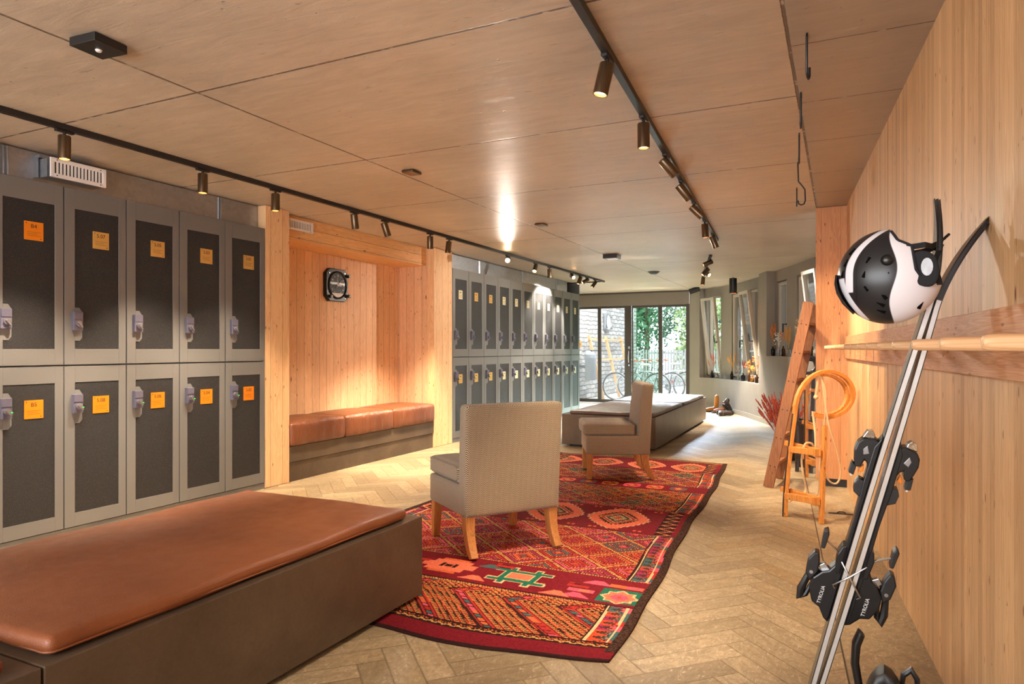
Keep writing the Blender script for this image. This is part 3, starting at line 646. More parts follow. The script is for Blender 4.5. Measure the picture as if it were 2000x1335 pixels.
    # borders, both long sides
    for rr, mir in ((r, 0), (x, 1)):
        inb = ((v > 2.71) & (v < 3.17)) | ((v > 3.58) & (v < 4.5)) | ((v > 5.22) & (v < 5.97)) | ((v > 6.25) & (v < 6.95)); b_ = (rr < .165)
        z1 = abs(((v/.062) % 1)-.5)*2*.075; z2 = abs((((v+.03)/.062) % 1)-.5)*2*.075; h = rnd(np.floor(v/.062), 1., 5.)
        put(inb & b_, 'brown'); pick(inb & b_ & ((rr-.07) < z1*.8), h, ['pink', 'rust', 'teal', 'brick', 'teal']); put(inb & b_ & (abs(rr-.07-z1) < .0045), 'orange'); pick(inb & b_ & ((rr-.075) > z2) & (rr < .15), rnd(np.floor(v/.062), 2., 7.), ['teal', 'mag', 'rust']); put(inb & b_ & (abs(rr-.07-z2) < .004), 'dark')
        put(inb & (abs(rr-.16) < .0045), 'cream'); put(inb & (abs(rr-.068) < .0045), 'cream'); put(inb & (rr > .166) & (rr < .178), 'dark')
        mb_ = ((v > 4.5) & (v < 5.22)) | ((v > 6.95) & (v < 7.56)); z3 = abs(((v/.10) % 1)-.5)*2*.10
        put(mb_ & (rr > .085) & (rr < .2), 'dark'); put(mb_ & (abs(rr-.09-z3) < .012), 'salmon'); put(mb_ & (abs(rr-.105-z3*.8) < .004), 'yellow')
        put((rr < .048) & (v > 2.60), 'brown'); put((rr < .048) & (v > 2.60) & (rng.rand(ny, nx) > .5), 'dark')
    out *= (.82 + .36*rng.rand(ny, nx, 1)); out = np.clip(out, 0, 1)
    n = (nx+1)*(ny+1); co = np.stack([Xg, Yg, Zg], -1).reshape(-1, 3)
    ii = (np.arange(ny)[:, None]*(nx+1) + np.arange(nx)[None]).reshape(-1); quads = np.stack([ii, ii+1, ii+nx+2, ii+nx+1], 1)
    per = np.r_[np.arange(nx), np.arange(ny)*(nx+1)+nx, (ny*(nx+1)+nx) - np.arange(nx), (np.arange(ny, 0, -1))*(nx+1)]
    skirt = co[per].copy(); skirt[:, 2] = .0005; co = np.r_[co, skirt]; K = len(per); sk = np.stack([per, n+np.arange(K), n+(np.arange(K)+1) % K, np.roll(per, -1)], 1)
    fa = np.r_[quads, sk].astype(np.int32); me = bpy.data.meshes.new('patterned_rug'); me.vertices.add(len(co)); me.vertices.foreach_set('co', co.ravel())
    me.loops.add(fa.size); me.loops.foreach_set('vertex_index', fa.ravel()); me.polygons.add(len(fa)); me.polygons.foreach_set('loop_start', np.arange(0, fa.size, 4, dtype=np.int32)); me.update(calc_edges=True)
    ca = me.color_attributes.new('knots', 'FLOAT_COLOR', 'CORNER'); cc = np.ones((len(fa), 4, 4), np.float32); cc[:len(quads), :, :3] = out.reshape(-1, 1, 3); cc[len(quads):, :, :3] = col['dark']
    ca.data.foreach_set('color', cc.ravel())
    t = T('woven_wool'); at = t.n.new('ShaderNodeVertexColor'); at.layer_name = 'knots'; f = t.noise(500., None, 2)
    me.materials.append(t.done(X(t, at.outputs[0]), .95, 0., f, .002, .1)); o = bpy.data.objects.new('patterned_rug', me); C.objects.link(o)
    tag(o, 'red woven rug with lozenges, medallions and a dark fringed border on the stone floor', 'rug')
make_rug()

# ================================================================ BENCHES
def bench(x0, y0, x1, y1, label, loc_plinth=None, top=.415, rz=0, under=.03):
    b = thing('bench', label, 'bench', (x0, y0, 0), rz, 'bronze board benches'); W_, L = x1-x0, y1-y0
    MB().box(0, 0, under, W_, L, top).build('bench_box', 'bench', b, bevel=.003)
    p = loc_plinth or (.08, .08, W_-.08, L-.08); MB().box(p[0], p[1], 0, p[2], p[3], under).build('plinth', 'black', b)
    return b
bench(-3.10, 1.085, -1.885, 2.885, 'low bronze board bench in the left foreground, under the long leather pad', (.1, .08, 1.1, 1.3))
bench(-3.10, -.75, -1.885, 1.078, 'low bronze board bench cut off by the lower left corner of the photo')
bench(-3.24, 8.22, -2.03, 10.16, 'low bronze board bench behind the far armchair, nearest the camera of the far pair', rz=.02)
bench(-3.28, 10.165, -2.07, 12.15, 'low bronze board bench at the far end, closest to the glass doors', rz=.02)
def pad(x0, y0, x1, y1, z, mat, label, group, th=.05, rz=0, warp=0.):
    cx_, cy_ = (x0+x1)/2, (y0+y1)/2; w_, l_ = (x1-x0)/2, (y1-y0)/2
    def fn(p, q):
        e = max(abs(q[0]), abs(q[1])); p = p.copy(); up = 1 if q[2] > 0 else 0
        p[2] += up*(.010*(1-e**4)) + .0025*math.sin(p[1]*9+p[0]*5)*up
        # corners of the leather turn up and slightly out
        c_ = max(0, abs(q[0])*abs(q[1])-.82)/.18; p[2] += warp*c_
        p[0] += .004*math.sin(p[1]*11)*(abs(q[0]) > .9); p[1] += .004*math.sin(p[0]*13)*(abs(q[1]) > .9)
        return p
    m = MB().rbox(-w_, -l_, 0, w_, l_, th, th*.48, (26, 36, 2), fn)
    o = m.build('bench_pad', mat, None, smooth=True, loc=(cx_, cy_, z), angle=80); o.rotation_euler = (0, 0, rz)
    tag(o, label, 'bench cushion', group)
    # piping seam round the pad
    m = MB(); e = .004; pts = []
    rad = .03
    for sx, sy, a0 in ((1, 1, 0), (-1, 1, 90), (-1, -1, 180), (1, -1, 270)):
        for k in range(5): a = R(a0 + 22.5*k); pts.append((sx*(w_-rad)+math.cos(a)*(rad-.002), sy*(l_-rad)+math.sin(a)*(rad-.002), th*.30))
    m.tube(pts, .0035, 6, closed=True).build('seam', mat, o, smooth=True); return o
pad(-2.985, 1.11, -1.915, 2.80, .4155, 'leather', 'long cognac leather pad on the foreground bench', 'leather bench pads', .052, warp=.004)
pad(-2.985, -.66, -1.915, 1.01, .4155, 'leather', 'cognac leather pad whose corner shows at the lower left edge of the photo', 'leather bench pads', .052)
pad(-3.16, 8.25, -2.06, 10.06, .4155, 'leather_d', 'dark brown leather pad on the bench behind the far armchair', 'leather bench pads', .045, rz=.02)
pad(-3.20, 10.18, -2.10, 12.05, .4155, 'leather_d', 'dark brown leather pad on the far bench closest to the glass doors', 'leather bench pads', .045, rz=.02)
b = thing('niche_bench', 'built-in bench of bronze boards across the larch niche', 'bench', (-4.655, 4.866, 0)); 
MB().box(-.545, 0, .185, 0, 2.52, .33).box(-.545, 0, 0, -.012, 2.52, .18).build('bench_front', 'bench', b, bevel=.002)
for y0, y1, l_ in ((4.868, 5.652, 'leftmost of three cognac leather cushions on the niche bench'), (5.656, 6.50, 'middle of three cognac leather cushions on the niche bench'), (6.504, 7.384, 'rightmost of three cognac leather cushions on the niche bench, glowing in lamp light')):
    def fn(p, q):
        p = p.copy(); e = max(abs(q[1]), abs(q[0]))
        if q[2] > 0: p[2] += .022*(1-abs(q[1])**3)*(1-abs(q[0])**4)
        if q[0] > .5: p[0] += .012*(1-abs(q[1])**4)*(1-abs(q[2])**3) + .004*math.sin(p[1]*47+math.sin(p[2]*20))*(1-abs(q[1])**6)
        return p
    L_ = (y1-y0)/2; m = MB().rbox(-.28, -L_, 0, .275, L_, .225, .035, (12, 30, 8), fn)
    o = m.build('niche_cushion', 'leather_w', smooth=True, angle=80, loc=(-4.905, (y0+y1)/2, .3305)); tag(o, l_, 'cushion', 'cognac cushions on the niche bench')
    MB().tube([(.262, -L_+.012, .2), (.262, L_-.012, .2)], .003, 6).build('piping', 'leather_w', o)

# ================================================================ CHAIRS
def chair(loc, rz, label):
    c = thing('slipper_chair', label, 'chair', loc, rz, 'herringbone slipper chairs')
    def fb(p, q): p = p.copy(); return p
    # upholstered base
    MB().rbox(-.322, -.25, .235, .322, .31, .415, .018, (8, 8, 5)).build('seat_base', 'tweed', c, smooth=True, angle=80)
    def fc(p, q):
        p = p.copy(); e = max(abs(q[0]), abs(q[1]))
        if q[2] > 0: p[2] += .016*(1-e**3)
        if q[1] > .6: p[1] += .012*(1-abs(q[0])**3)
        return p
    sc = MB().rbox(-.316, -.155, .418, .316, .335, .525, .03, (10, 10, 4), fc).build('seat_cushion', 'tweed', c, smooth=True, angle=80)
    m = MB()
    for z in (.440, .514): m.tube([(x_, y_, z) for x_, y_ in ((-.314, -.13), (-.315, .10), (-.314, .31), (-.295, .334), (0, .345), (.295, .334), (.314, .31), (.315, .1), (.314, -.13))], .005, 6)
    m.build('piping', 'tweed', sc, smooth=True)
    def fk(p, q):                 # back leans and thins towards the top, ends in a soft roll
        p = p.copy(); h = (p[2]-.235)/.675; yc = -.235-.045*h**1.3; th_ = 1-.18*h; p[1] = yc + (p[1]+.235)*th_; p[0] *= 1+.035*h
        if q[1] > 0 and .35 < h < .95: p[1] += .014*(1-q[0]**2)*math.sin((h-.35)/.6*math.pi)
        return p
    bk = MB().rbox(-.322, -.295, .235, .322, -.165, .908, .026, (12, 4, 22), fk).build('backrest', 'tweed', c, smooth=True, angle=80)
    m = MB()
    for s_ in (-1, 1): m.tube([(s_*.314*(1+.035*h), -.288-.045*h**1.3+.018*h, .24+.66*h) for h in np.linspace(0, 1, 10)], .0045, 6)
    m.build('piping', 'tweed', bk, smooth=True)
    for s_ in (-1, 1):
        pts = [(s_*(.285), -.245-.085*h**2.2, .238-.238*h) for h in np.linspace(0, 1, 7)]
        MB().ribbon(pts, (1, 0, 0), [.062-.016*h for h in np.linspace(0, 1, 7)], [.075-.03*h for h in np.linspace(0, 1, 7)]).floor().build('leg', 'leg_wood', c, bevel=.004)
        pts = [(s_*(.283+.006*h), .270+.01*h, .238-.238*h) for h in (0, .5, 1)]
        MB().ribbon(pts, (1, 0, 0), [.06, .052, .044], [.06, .052, .044]).floor().build('leg', 'leg_wood', c, bevel=.004)
    return c
chair((-2.03, 3.94, .0125), R(53.1), 'low herringbone tweed armless chair in front, its back towards the camera')
chair((-2.02, 6.56, .0125), R(114), 'low herringbone tweed armless chair farther back, seen from its side')

# ================================================================ CLOCK (square bezel with cut corners)
def clock(loc, rz, label, pale=False, sc=1.):
    c = thing('wall_clock', label, 'clock', loc, rz); c.scale = (sc,)*3       # faces local +x, y to the viewer's right
    a, b_, k = .185, .185, .055; oc = [(-a+k, -b_), (a-k, -b_), (a, -b_+k), (a, b_-k), (a-k, b_), (-a+k, b_), (-a, b_-k), (-a, -b_+k)]
    mt = 'grey_bin' if pale else 'blackplastic'
    MB().prism(oc, (0, 0, 0), (0, 1, 0), (0, 0, 1), (1, 0, 0), (0, .05)).build('case', mt, c, bevel=.006)
    m = MB(); ax = (np.array((0, 1, 0.)), np.array((0, 0, 1.)), np.array((1, 0, 0.))); m.lathe([(.142, .05), (.158, .052), (.160, .060), (.146, .066), (.142, .06)], n=40, ax=ax, caps=False); m.build('bezel', mt, c, smooth=True)
    MB().prism([(.144*math.cos(R(q)), .144*math.sin(R(q))) for q in range(0, 360, 9)], (0, 0, 0), (0, 1, 0), (0, 0, 1), (1, 0, 0), (.0505, .0525)).build('dial', 'white' if pale else 'black', c)
    if not pale:
        m = MB(); f0 = .0535
        m.box(f0-.0003, -.125, .005, f0, .125, .030, 1); m.prism([(math.sin(R(q))*.136, -math.cos(R(q))*.136) for q in range(-48, 49, 8)], (f0, 0, 0), (0, 1, 0), (0, 0, 1), (1, 0, 0), (-.0004, 0), 0)
        m.build('dial_marks', ['white', 'grey_bin'], c)
        for n_ in (1, 2, 3, 4, 5, 6, 7, 8, 9, 10, 11, 12):
            q = R(30*n_); text(str(n_), .034, 'numeral', 'white_ink', c, RX((f0+.0006, math.sin(q)*.105, math.cos(q)*.105)))
        h = MB()
        for q, l_, w_ in ((-6, .085, .009), (96, .062, .012)):
            dy, dz = math.sin(R(q)), math.cos(R(q)); h.bar((f0+.003, -dy*.015, -dz*.015), (f0+.003, dy*l_, dz*l_), .002, w_, (1, 0, 0)) if 0 else h.prism([(-.015*dy-w_/2*dz, -.015*dz+w_/2*dy), (-.015*dy+w_/2*dz, -.015*dz-w_/2*dy), (l_*dy+w_/3*dz, l_*dz-w_/3*dy), (l_*dy-w_/3*dz, l_*dz+w_/3*dy)], (f0+.002, 0, 0), (0, 1, 0), (0, 0, 1), (1, 0, 0), (0, .002))
        h.prism([(-.03, -.03), (-.027, -.033), (.06, .055), (.057, .058)], (f0+.005, 0, 0), (0, 1, 0), (0, 0, 1), (1, 0, 0), (0, .0015)); h.build('hand', 'white', c)
    for (y, z) in ((.175, .115), (.175, -.115), (-.135, -.135)):
        m = MB(); m.cyl((.035, y, z), (.085, y, z), .018, .02, 14, 0); m.cyl((.085, y, z), (.092, y, z), .009, n=12, mi=1); m.build('knob', [mt, 'white'], c, smooth=True)
    m = MB()
    for (y, z) in ((.13, .14), (-.14, .13), (.14, -.14)): m.cyl((.05, y, z), (.053, y, z), .010, n=8)
    m.build('screws', 'steel', c); return c
clock((-5.204, 6.14, 1.975), 0, 'black cockpit style clock with clipped corners hanging on the larch niche wall')

# ================================================================ TRACK LIGHTS
def trk(pts, label, z=H, w_=.036, hgt=.032):
    p0, p1 = pts; o = MB().bar((p0[0], p0[1], z-hgt/2-.001), (p1[0], p1[1], z-hgt/2-.001), w_, hgt).build('lighting_track', 'track', bevel=.002); return tag(o, label, 'lighting track')
trk(((-4.03, -1.2), (-4.04, 12.42)), 'long black lighting track on the ceiling along the locker wall')
trk(((-.66, -.5), (-1.305, 8.25)), 'black lighting track on the ceiling running beside the timber wall')
o = trk(((-1.60, 9.6), (-2.17, 12.2)), 'short black lighting track on the far ceiling in front of the windows')
o = MB().tube([(-4.06, 12.36, H-.02), (-4.90, 12.46, H-.02), (-4.95, 12.50, H-.03)], .012, 8).cyl((-4.75, 12.44, H-.03), (-4.75, 12.44, H-.002), .02, n=10).build('ceiling_cable', 'track'); tag(o, 'black cable crossing the ceiling from the track end to the far lockers', 'cable')
WARM = (1, .80, .57)
def spot(x, y, d, label, power, group, cone=62, z=H-.033, blend=.6, star=False, ls=1., L=.135, rad=.033, mat='bronze', col=WARM):
    if y > 8: col = (1, .88, .74)
    s_ = thing('spotlight', label, 'spotlight', (x, y, z), 0, group); d = nrm(d)
    if mat == 'bronze': MB().box(-.014, -.05, -.012, .014, .05, .0005).build('adapter', 'track', s_, bevel=.002)
    off = np.array((.0, 0, -.055 if abs(d[2]) > .6 else -.045))
    MB().cyl((0, 0, -.012), tuple(off*.8), .009, n=10).build('stem', 'track', s_)
    p0 = off - d*L*.28 if abs(d[2]) < .96 else np.array((0, 0, -.03)); p1 = p0 + d*L
    u = nrm(np.cross(d, (.3, .5, .1))); w_ = np.cross(d, u)
    h = MB().lathe([(.001, 0), (rad*.93, 0), (rad, .004), (rad, L), (rad*.86, L), (rad*.84, L-.012), (.001, L-.013)], tuple(p0), 24, ax=(u, w_, d)).build('lamp_head', mat, s_, smooth=True, angle=35)
    MB().lathe([(.0005, L-.0115), (rad*.82, L-.0115)], tuple(p0), 20, ax=(u, w_, d)).build('lens', 'lens_star' if star else 'lens', h)
    if power:
        l = light('SPOT', 'spot_beam', tuple(p1 + d*.004), (0, 0, 0), power, col, spot_size=R(cone), spot_blend=blend, shadow_soft_size=.03); l.parent = s_; l.rotation_euler = Vector(d).to_track_quat('-Z', 'Y').to_euler()
    return s_
gl, gr, gf = 'bronze spotlights on the long left track', 'bronze spotlights on the track beside the timber wall', 'bronze spotlights on the short far track'
PL = 210
for y, d, lab, p, st in [
    (2.436, (0, 0, -1), 'bronze spotlight over the near lockers, nearest on the left track', PL*.85, 0),
    (3.385, (0, 0, -1), 'second bronze spotlight on the left track, pointing straight down', PL*.8, 0),
    (4.071, (0, 0, -1), 'third bronze spotlight on the left track, just before the niche post', PL*.5, 0),
    (5.046, (-.10, .30, -1), 'bronze spotlight over the niche tilted to the right, first of two', PL*.5, 0),
    (5.517, (.1, .42, -1), 'bronze spotlight over the niche tilted to the right, second of two', PL*.55, 0),
    (6.336, (-.12, .2, -1), 'bronze spotlight near the right end of the niche header', PL*.75, 0),
    (6.737, (-.1, -.05, -1), 'bronze spotlight above the wide larch post', PL*.85, 0),
    (8.273, (.55, -1.3, -.55), 'dazzling bronze spotlight on the left track aimed at the camera', PL*.45, 1),
    (9.198, (.1, -.7, -.8), 'bronze spotlight just beyond the dazzling one', PL*.4, 0),
    (9.727, (0, .1, -1), 'bronze spotlight on the left track pointing down before the far lockers', PL*.7, 0),
    (10.706, (.6, -.7, -.35), 'glowing bronze spotlight, fourth from the far end of the left track', PL*.6, 0),
    (11.103, (-.3, -.3, -1), 'bronze spotlight, third from the far end of the left track', PL*.6, 0),
    (11.445, (-.8, -.6, -.6), 'bronze spotlight, second from the far end of the left track', PL*.6, 0),
    (11.892, (-.6, -.4, -1), 'bronze spotlight at the far end of the left track', PL*.6, 0)]:
    spot(-4.04, y, d, lab, p, gl, cone=(84 if y < 4.2 else 74 if y < 8 else 60), star=bool(st))
for y, d, lab, p in [
    (2.838, (-.22, -.08, -1), 'largest bronze spotlight, first on the right track', PL*.3),
    (3.67, (0, .02, -1), 'second bronze spotlight on the right track, pointing down', PL*.6),
    (4.447, (1.15, 1.0, -1.5), 'third spotlight on the right track, turned to the timber wall', PL*.55),
    (5.20, (1.15, .9, -1.7), 'fourth spotlight on the right track, turned to the timber wall', PL*.45),
    (6.0, (1.2, .45, -1.25), 'fifth spotlight on the right track with its glowing lens showing', PL*.32),
    (6.88, (.05, 0, -1), 'sixth spotlight on the right track, pointing straight down', PL*.7),
    (7.75, (.35, .2, -1), 'last spotlight at the far end of the right track', PL*.6)]:
    spot(-.70-.0733*y, y, d, lab, p, gr, cone=66)
for y, d, lab, p in [(9.85, (-.8, -.3, -.35), 'upper spotlight of the short far track, turned left', 180), (10.75, (-.6, -.3, -.7), 'middle spotlight of the short far track, turned left', 180), (11.15, (.7, -.5, -.5), 'spotlight of the short far track aimed to the right', 240), (11.95, (-.1, -.1, -1), 'last spotlight of the short far track, pointing down', 200)]:
    spot(-1.60-(y-9.6)*.2192, y, d, lab, p, gf, cone=70)
spot(-2.72, 14.6, (-.95, -.2, -.3), 'black cylinder spotlight beside the glass door corner', 160, 'black cylinder spotlights', z=H, L=.22, rad=.055, mat='black')
spot(-1.73, 12.70, (0, 0, -1), 'black surface cylinder downlight in front of the tilted windows', 420, 'black cylinder spotlights', z=H, L=.27, rad=.065, mat='black')
# small ceiling devices
c = thing('emergency_light', 'black box with a round sensor on the near ceiling joint', 'ceiling device', (-2.81, 1.835, H-.002), R(4))
MB().box(-.075, -.075, -.036, .075, .075, 0).build('housing', 'black', c, bevel=.003); MB().lathe([(.0005, -.044), (.01, -.043), (.014, -.036)], n=16).build('sensor', 'white', c, smooth=True)
o = MB().rbox(-.05, -.06, -.02, .05, .06, 0, .008, 3).build('ceiling_sensor', 'bronze', smooth=True, loc=(-2.81, 4.16, H-.001)); tag(o, 'small dark flat sensor on the middle ceiling joint', 'ceiling device', 'small flat ceiling sensors')
o = MB().rbox(-.05, -.06, -.02, .05, .06, 0, .008, 3).build('ceiling_sensor', 'bronze', smooth=True, loc=(-2.79, 6.5, H-.001)); tag(o, 'tiny dark sensor farther along the ceiling joint', 'ceiling device', 'small flat ceiling sensors')
c = thing('emergency_light', 'dark flat box lamp on the far ceiling joint', 'ceiling device', (-2.83, 9.05, H-.002)); MB().box(-.1, -.1, -.055, .1, .1, 0).build('housing', 'black', c, bevel=.004); MB().box(-.07, -.07, -.058, .07, .07, -.0552).build('diffuser', 'white', c)
c = thing('smoke_detector', 'dark round detector on the far ceiling before the glass doors', 'detector', (-2.81, 11.3, H-.002)); MB().lathe([(.0005, -.045), (.05, -.044), (.07, -.03), (.09, -.012), (.09, 0)], n=24).build('detector_dome', 'black', c, smooth=True); MB().lathe([(.092, -.01), (.1, -.006), (.1, 0)], n=24).build('mounting_ring', 'black', c)
# hooks hanging from the ceiling
hooks = [(-.126, 3.07, .17, 'straight'), (-.182, 3.76, .165, 'thin'), (-.225, 4.46, .17, 'thin'), (-.268, 5.14, .30, 'bent'), (-.318, 5.95, .14, 'thin')]
hl = ['black ceiling hook nearest the camera with its tip folded back', 'black thin ceiling hook on the long joint, second from the camera', 'black thin ceiling hook, third from the camera', 'black ceiling hook bent into an open S, fourth from the camera', 'black short ceiling hook, farthest from the camera']
for (x_, y_, l_, k_), lab in zip(hooks, hl):
    h = thing('ceiling_hook', lab, 'hook', (x_, y_, H), AW+ (0 if k_ != 'bent' else 0), 'black ceiling hooks'); MB().box(-.004, -.03, -.004, .004, .03, 0).build('fixing_plate', 'black', h)
    if k_ == 'bent': pts = [(0, 0, -.002), (.004, 0, -.13), (.03, 0, -.165), (.045, 0, -.19), (.048, 0, -.265), (.04, 0, -.288), (.022, 0, -.295), (.006, 0, -.285), (0, 0, -.262)]
    else:
        q = .05; pts = [(0, 0, -.002), (0, 0, -l_+.02), (0, q*.25, -l_+.004), (0, q*.5, -l_), (0, q*.75, -l_+.006), (0, q, -l_+.02), (0, q, -l_+(.055 if k_ == 'straight' else .04))]
        if k_ == 'straight': pts = [(a_ + .25*b__, b__, c_) for a_, b__, c_ in pts]
    MB().tube(pts, .005, 8).build('hook_rod', 'black', h, smooth=True)
# pegs along the timber board
for k in range(0, 14):
    ly = (1.546+.357*k)/math.cos(AW) - .0
    x_, y_, _ = WR(-.028, ly); 
    # ly is measured so that the peg tip lies at the given distance
    m = MB().lathe([(.0185, 0), (.0175, .02), (.0165, .17), (.0155, .186), (.012, .194), (.001, .1965)], (0, 0, 0), 18, ax=(np.array((0, 1., 0)), np.array((0, 0, 1.)), np.array((-1., 0, 0))))
    o = m.build('wooden_peg', 'peg_wood', smooth=True, angle=50, loc=(x_, y_, 1.262)); o.rotation_euler = (0, 0, AW)
    where = 'nearest the camera' if k == 0 else 'farthest from the camera' if k == 13 else ('%s from the camera' % ordn[k]) if k < 11 else ('third from the far end' if k == 11 else 'second from the far end')
    tag(o, 'turned wooden peg in the board on the timber wall, ' + where, 'peg', 'wooden pegs on the timber wall')
# ================================================================ SKIS
B0 = np.array((-.105, 2.52, .004)); A0 = np.array((.217, 2.452, 1.25)); tl = nrm(A0-B0); sd = nrm(np.cross(tl, (1, 0, .25))); no = nrm(np.cross(sd, tl))
if no[0] < 0: no = -no
if sd[1] < 0: sd = -sd
def sp(t, o, s_=0): return tuple(B0 + tl*t + no*o + sd*s_)
KO = .80
def ski(sg, label):
    k = thing('ski', label, 'ski', sp(0, 0), 0, 'pair of skis leaning on the timber wall'); bx = np.array(sp(0, 0))
    f = lambda t, o, s_=0: tuple(np.array(sp(t, o, s_)) - bx)
    def cen(t):
        cam_ = .0070*math.sin(min(1, t/1.42)*math.pi)**.8 if t < 1.42 else 0
        tip = ((t-1.42)/.32) if t > 1.42 else 0
        return sg*(.0090 + cam_ + (.06 if sg < 0 else .085)*tip**1.9)
    ts = list(np.linspace(0, 1.4, 18)) + list(np.linspace(1.42, 1.74, 14)); wd = [(.075+.028*abs(t/1.42-.5)**1.5*2) if t < 1.5 else max(.03, .10*(1-((t-1.5)/.26)**2.2)) for t in ts]
    for nm, o0, th, mt, ws in (('ski_core', 0, .0125, 'ski_edge', 1), ('top_sheet', .0076, .0026, 'ski_top', .97), ('ski_sole', -.0072, .0018, 'ski_top', 1.0)):
        n1 = 20 if nm == 'ski_core' else len(ts)
        MB().ribbon([f(t, cen(t)+sg*o0) for t in ts[:n1]], tuple(sd), [w_*ws for w_ in wd[:n1]], th).build(nm, mt, k, smooth=True, angle=50)
        if nm == 'ski_core': MB().ribbon([f(t, cen(t)) for t in ts[n1-1:]], tuple(sd), wd[n1-1:], [.0125*(1-.045*q) for q in range(len(ts)-n1+1)]).build('ski_tip', 'ski_top', k, smooth=True, angle=50)
    def pr_(poly, t0, hw, name, mat, bev=.003, o0=None):      # profile (outward, along) extruded across the ski
        oo = cen(t0) + sg*.009 if o0 is None else o0
        return MB().prism([(p*sg*KO, q) for p, q in (poly if sg > 0 else poly[::-1])], f(t0, oo), tuple(no), tuple(tl), tuple(sd), (-hw, hw)).build(name, mat, k, bevel=bev)
    # binding plate, toe piece, heel piece with brake
    pr_([(0, -.47), (.012, -.46), (.018, -.3), (.016, -.12), (.022, 0), (.02, .12), (0, .16)], .84, .032, 'binding_plate', 'blackplastic')
    T0 = .915 if sg < 0 else .915
    tp = pr_([(0, -.06), (.014, -.05), (.028, -.012), (.040, -.004), (.048, -.03), (.068, -.032), (.076, -.01), (.084, .02), (.080, .045), (.066, .062), (.024, .072), (0, .06)], T0, .030, 'toe_binding', 'blackplastic', .004)
    def sub(poly, t0, hw, name, mat, par, bev=.002):
        o = MB().prism([(p*sg*KO, q) for p, q in (poly if sg > 0 else poly[::-1])], f(t0, cen(t0)+sg*.009), tuple(no), tuple(tl), tuple(sd), (-hw, hw)).build(name, mat, par, bevel=bev); return o
    sub([(.026, .068), (.028, .082), (.040, .092), (.058, .088), (.068, .064)], T0, .020, 'chrome_cap', 'chrome', tp)
    sub([(.030, .02), (.044, .045), (.056, .03), (.05, .012)], T0, .0312, 'side_window', 'grey_bin', tp)
    sub([(.060, -.034), (.062, -.062), (.082, -.058), (.080, -.02)], T0, .022, 'toe_wing', 'black', tp); sub([(.066, -.066), (.066, -.060), (.074, -.060), (.074, -.065)], T0, .024, 'screw', 'white', tp)
    sub([(.030, -.044), (.036, -.022), (.046, -.036), (.048, -.05)], T0, .012, 'orange_stop', 'orange', tp)
    sub([(.014, -.10), (.02, -.07), (.04, -.066), (.05, -.085), (.046, -.112), (.02, -.125)], T0, .026, 'toe_pad', 'black', tp)
    H0 = .495 if sg < 0 else .505
    hb = pr_([(0, -.14), (.02, -.13), (.046, -.10), (.078, -.09), (.100, -.05), (.098, -.01), (.072, .02), (.05, .03), (.03, .06), (0, .08)], H0, .030, 'heel_binding', 'blackplastic', .005)
    sub([(.085, .01), (.105, -.028), (.128, -.006), (.134, .042), (.118, .072), (.10, .075), (.088, .045)], H0, .024, 'heel_cup', 'black', hb, .005)
    MB().cyl(f(H0+.005, cen(H0)+sg*0.096, -.026), f(H0+.005, cen(H0)+sg*0.096, -.024), .006, n=12).build('screw', 'steel', hb)
    MB().tube([f(H0+.01, cen(H0)+sg*0.080), f(H0-.02, cen(H0)+sg*0.102), f(H0-.07, cen(H0)+sg*0.110), f(H0-.10, cen(H0)+sg*0.107), f(H0-.085, cen(H0)+sg*0.092), f(H0-.04, cen(H0)+sg*0.084)], [.009, .010, .013, .014, .008, .007], 8).build('release_lever', 'black', hb, smooth=True)
    sub([(.045, .03), (.07, .045), (.088, .03), (.075, .015)], H0, .012, 'release_catch', 'steel', hb)
    # script on the heel housing, seen from the room
    n_ = -sd; tt = text('TYROLIA', .0155, 'lettering', 'white_ink', hb, basis(f(H0-.055, cen(H0)+sg*0.050, -.0312), tuple(tl), tuple(np.cross(n_, tl)), tuple(n_)), .0004)
    br = MB(); z0 = H0+.105
    for s_ in (-.026, -.016): br.tube([f(z0-.03, cen(z0)+sg*.018, s_), f(z0, cen(z0)+sg*.045, s_), f(z0+.025, cen(z0)+sg*.088, s_)], .0022, 6)
    br.tube([f(z0-.03, cen(z0)+sg*.02, -.035), f(z0-.075, cen(z0)-sg*.02, -.05), f(z0-.12, cen(z0)-sg*.058, -.045), f(z0-.13, cen(z0)-sg*0.050, -.042)], .0028, 8)
    bo = br.build('brake', 'steel', k, smooth=True); MB().prism([(sg*.078, .005), (sg*.090, .005), (sg*.094, .06), (sg*.083, .07), (sg*.076, .055)][::(1 if sg > 0 else -1)], f(z0-.01, cen(z0)), tuple(no), tuple(tl), tuple(sd), (-.045, .0)).build('brake_pad', 'black', bo, bevel=.003)
    pr_([(0, -.05), (.03, -.04), (.036, .02), (.026, .05), (0, .06)], z0-.03, .032, 'brake_mount', 'blackplastic', .004)
    return k
ski(-1, 'black ski with silver sidewall, the left one of the pair leaning on the peg board'); ski(1, 'black ski with silver sidewall, the right one of the pair, tip touching the timber wall')

# ================================================================ HELMET hanging on the ski tips
hc = np.array((.128, 2.315, 1.465)); hx = nrm((.998, -.054, 0)); hy = nrm((.054, .998, 0)); hc = hc
h = thing('ski_helmet', 'black and white ski helmet hanging by its strap from the ski tips', 'helmet', tuple(hc), math.atan2(.5, .866)); h.rotation_euler.z = math.atan2(hx[1], hx[0])
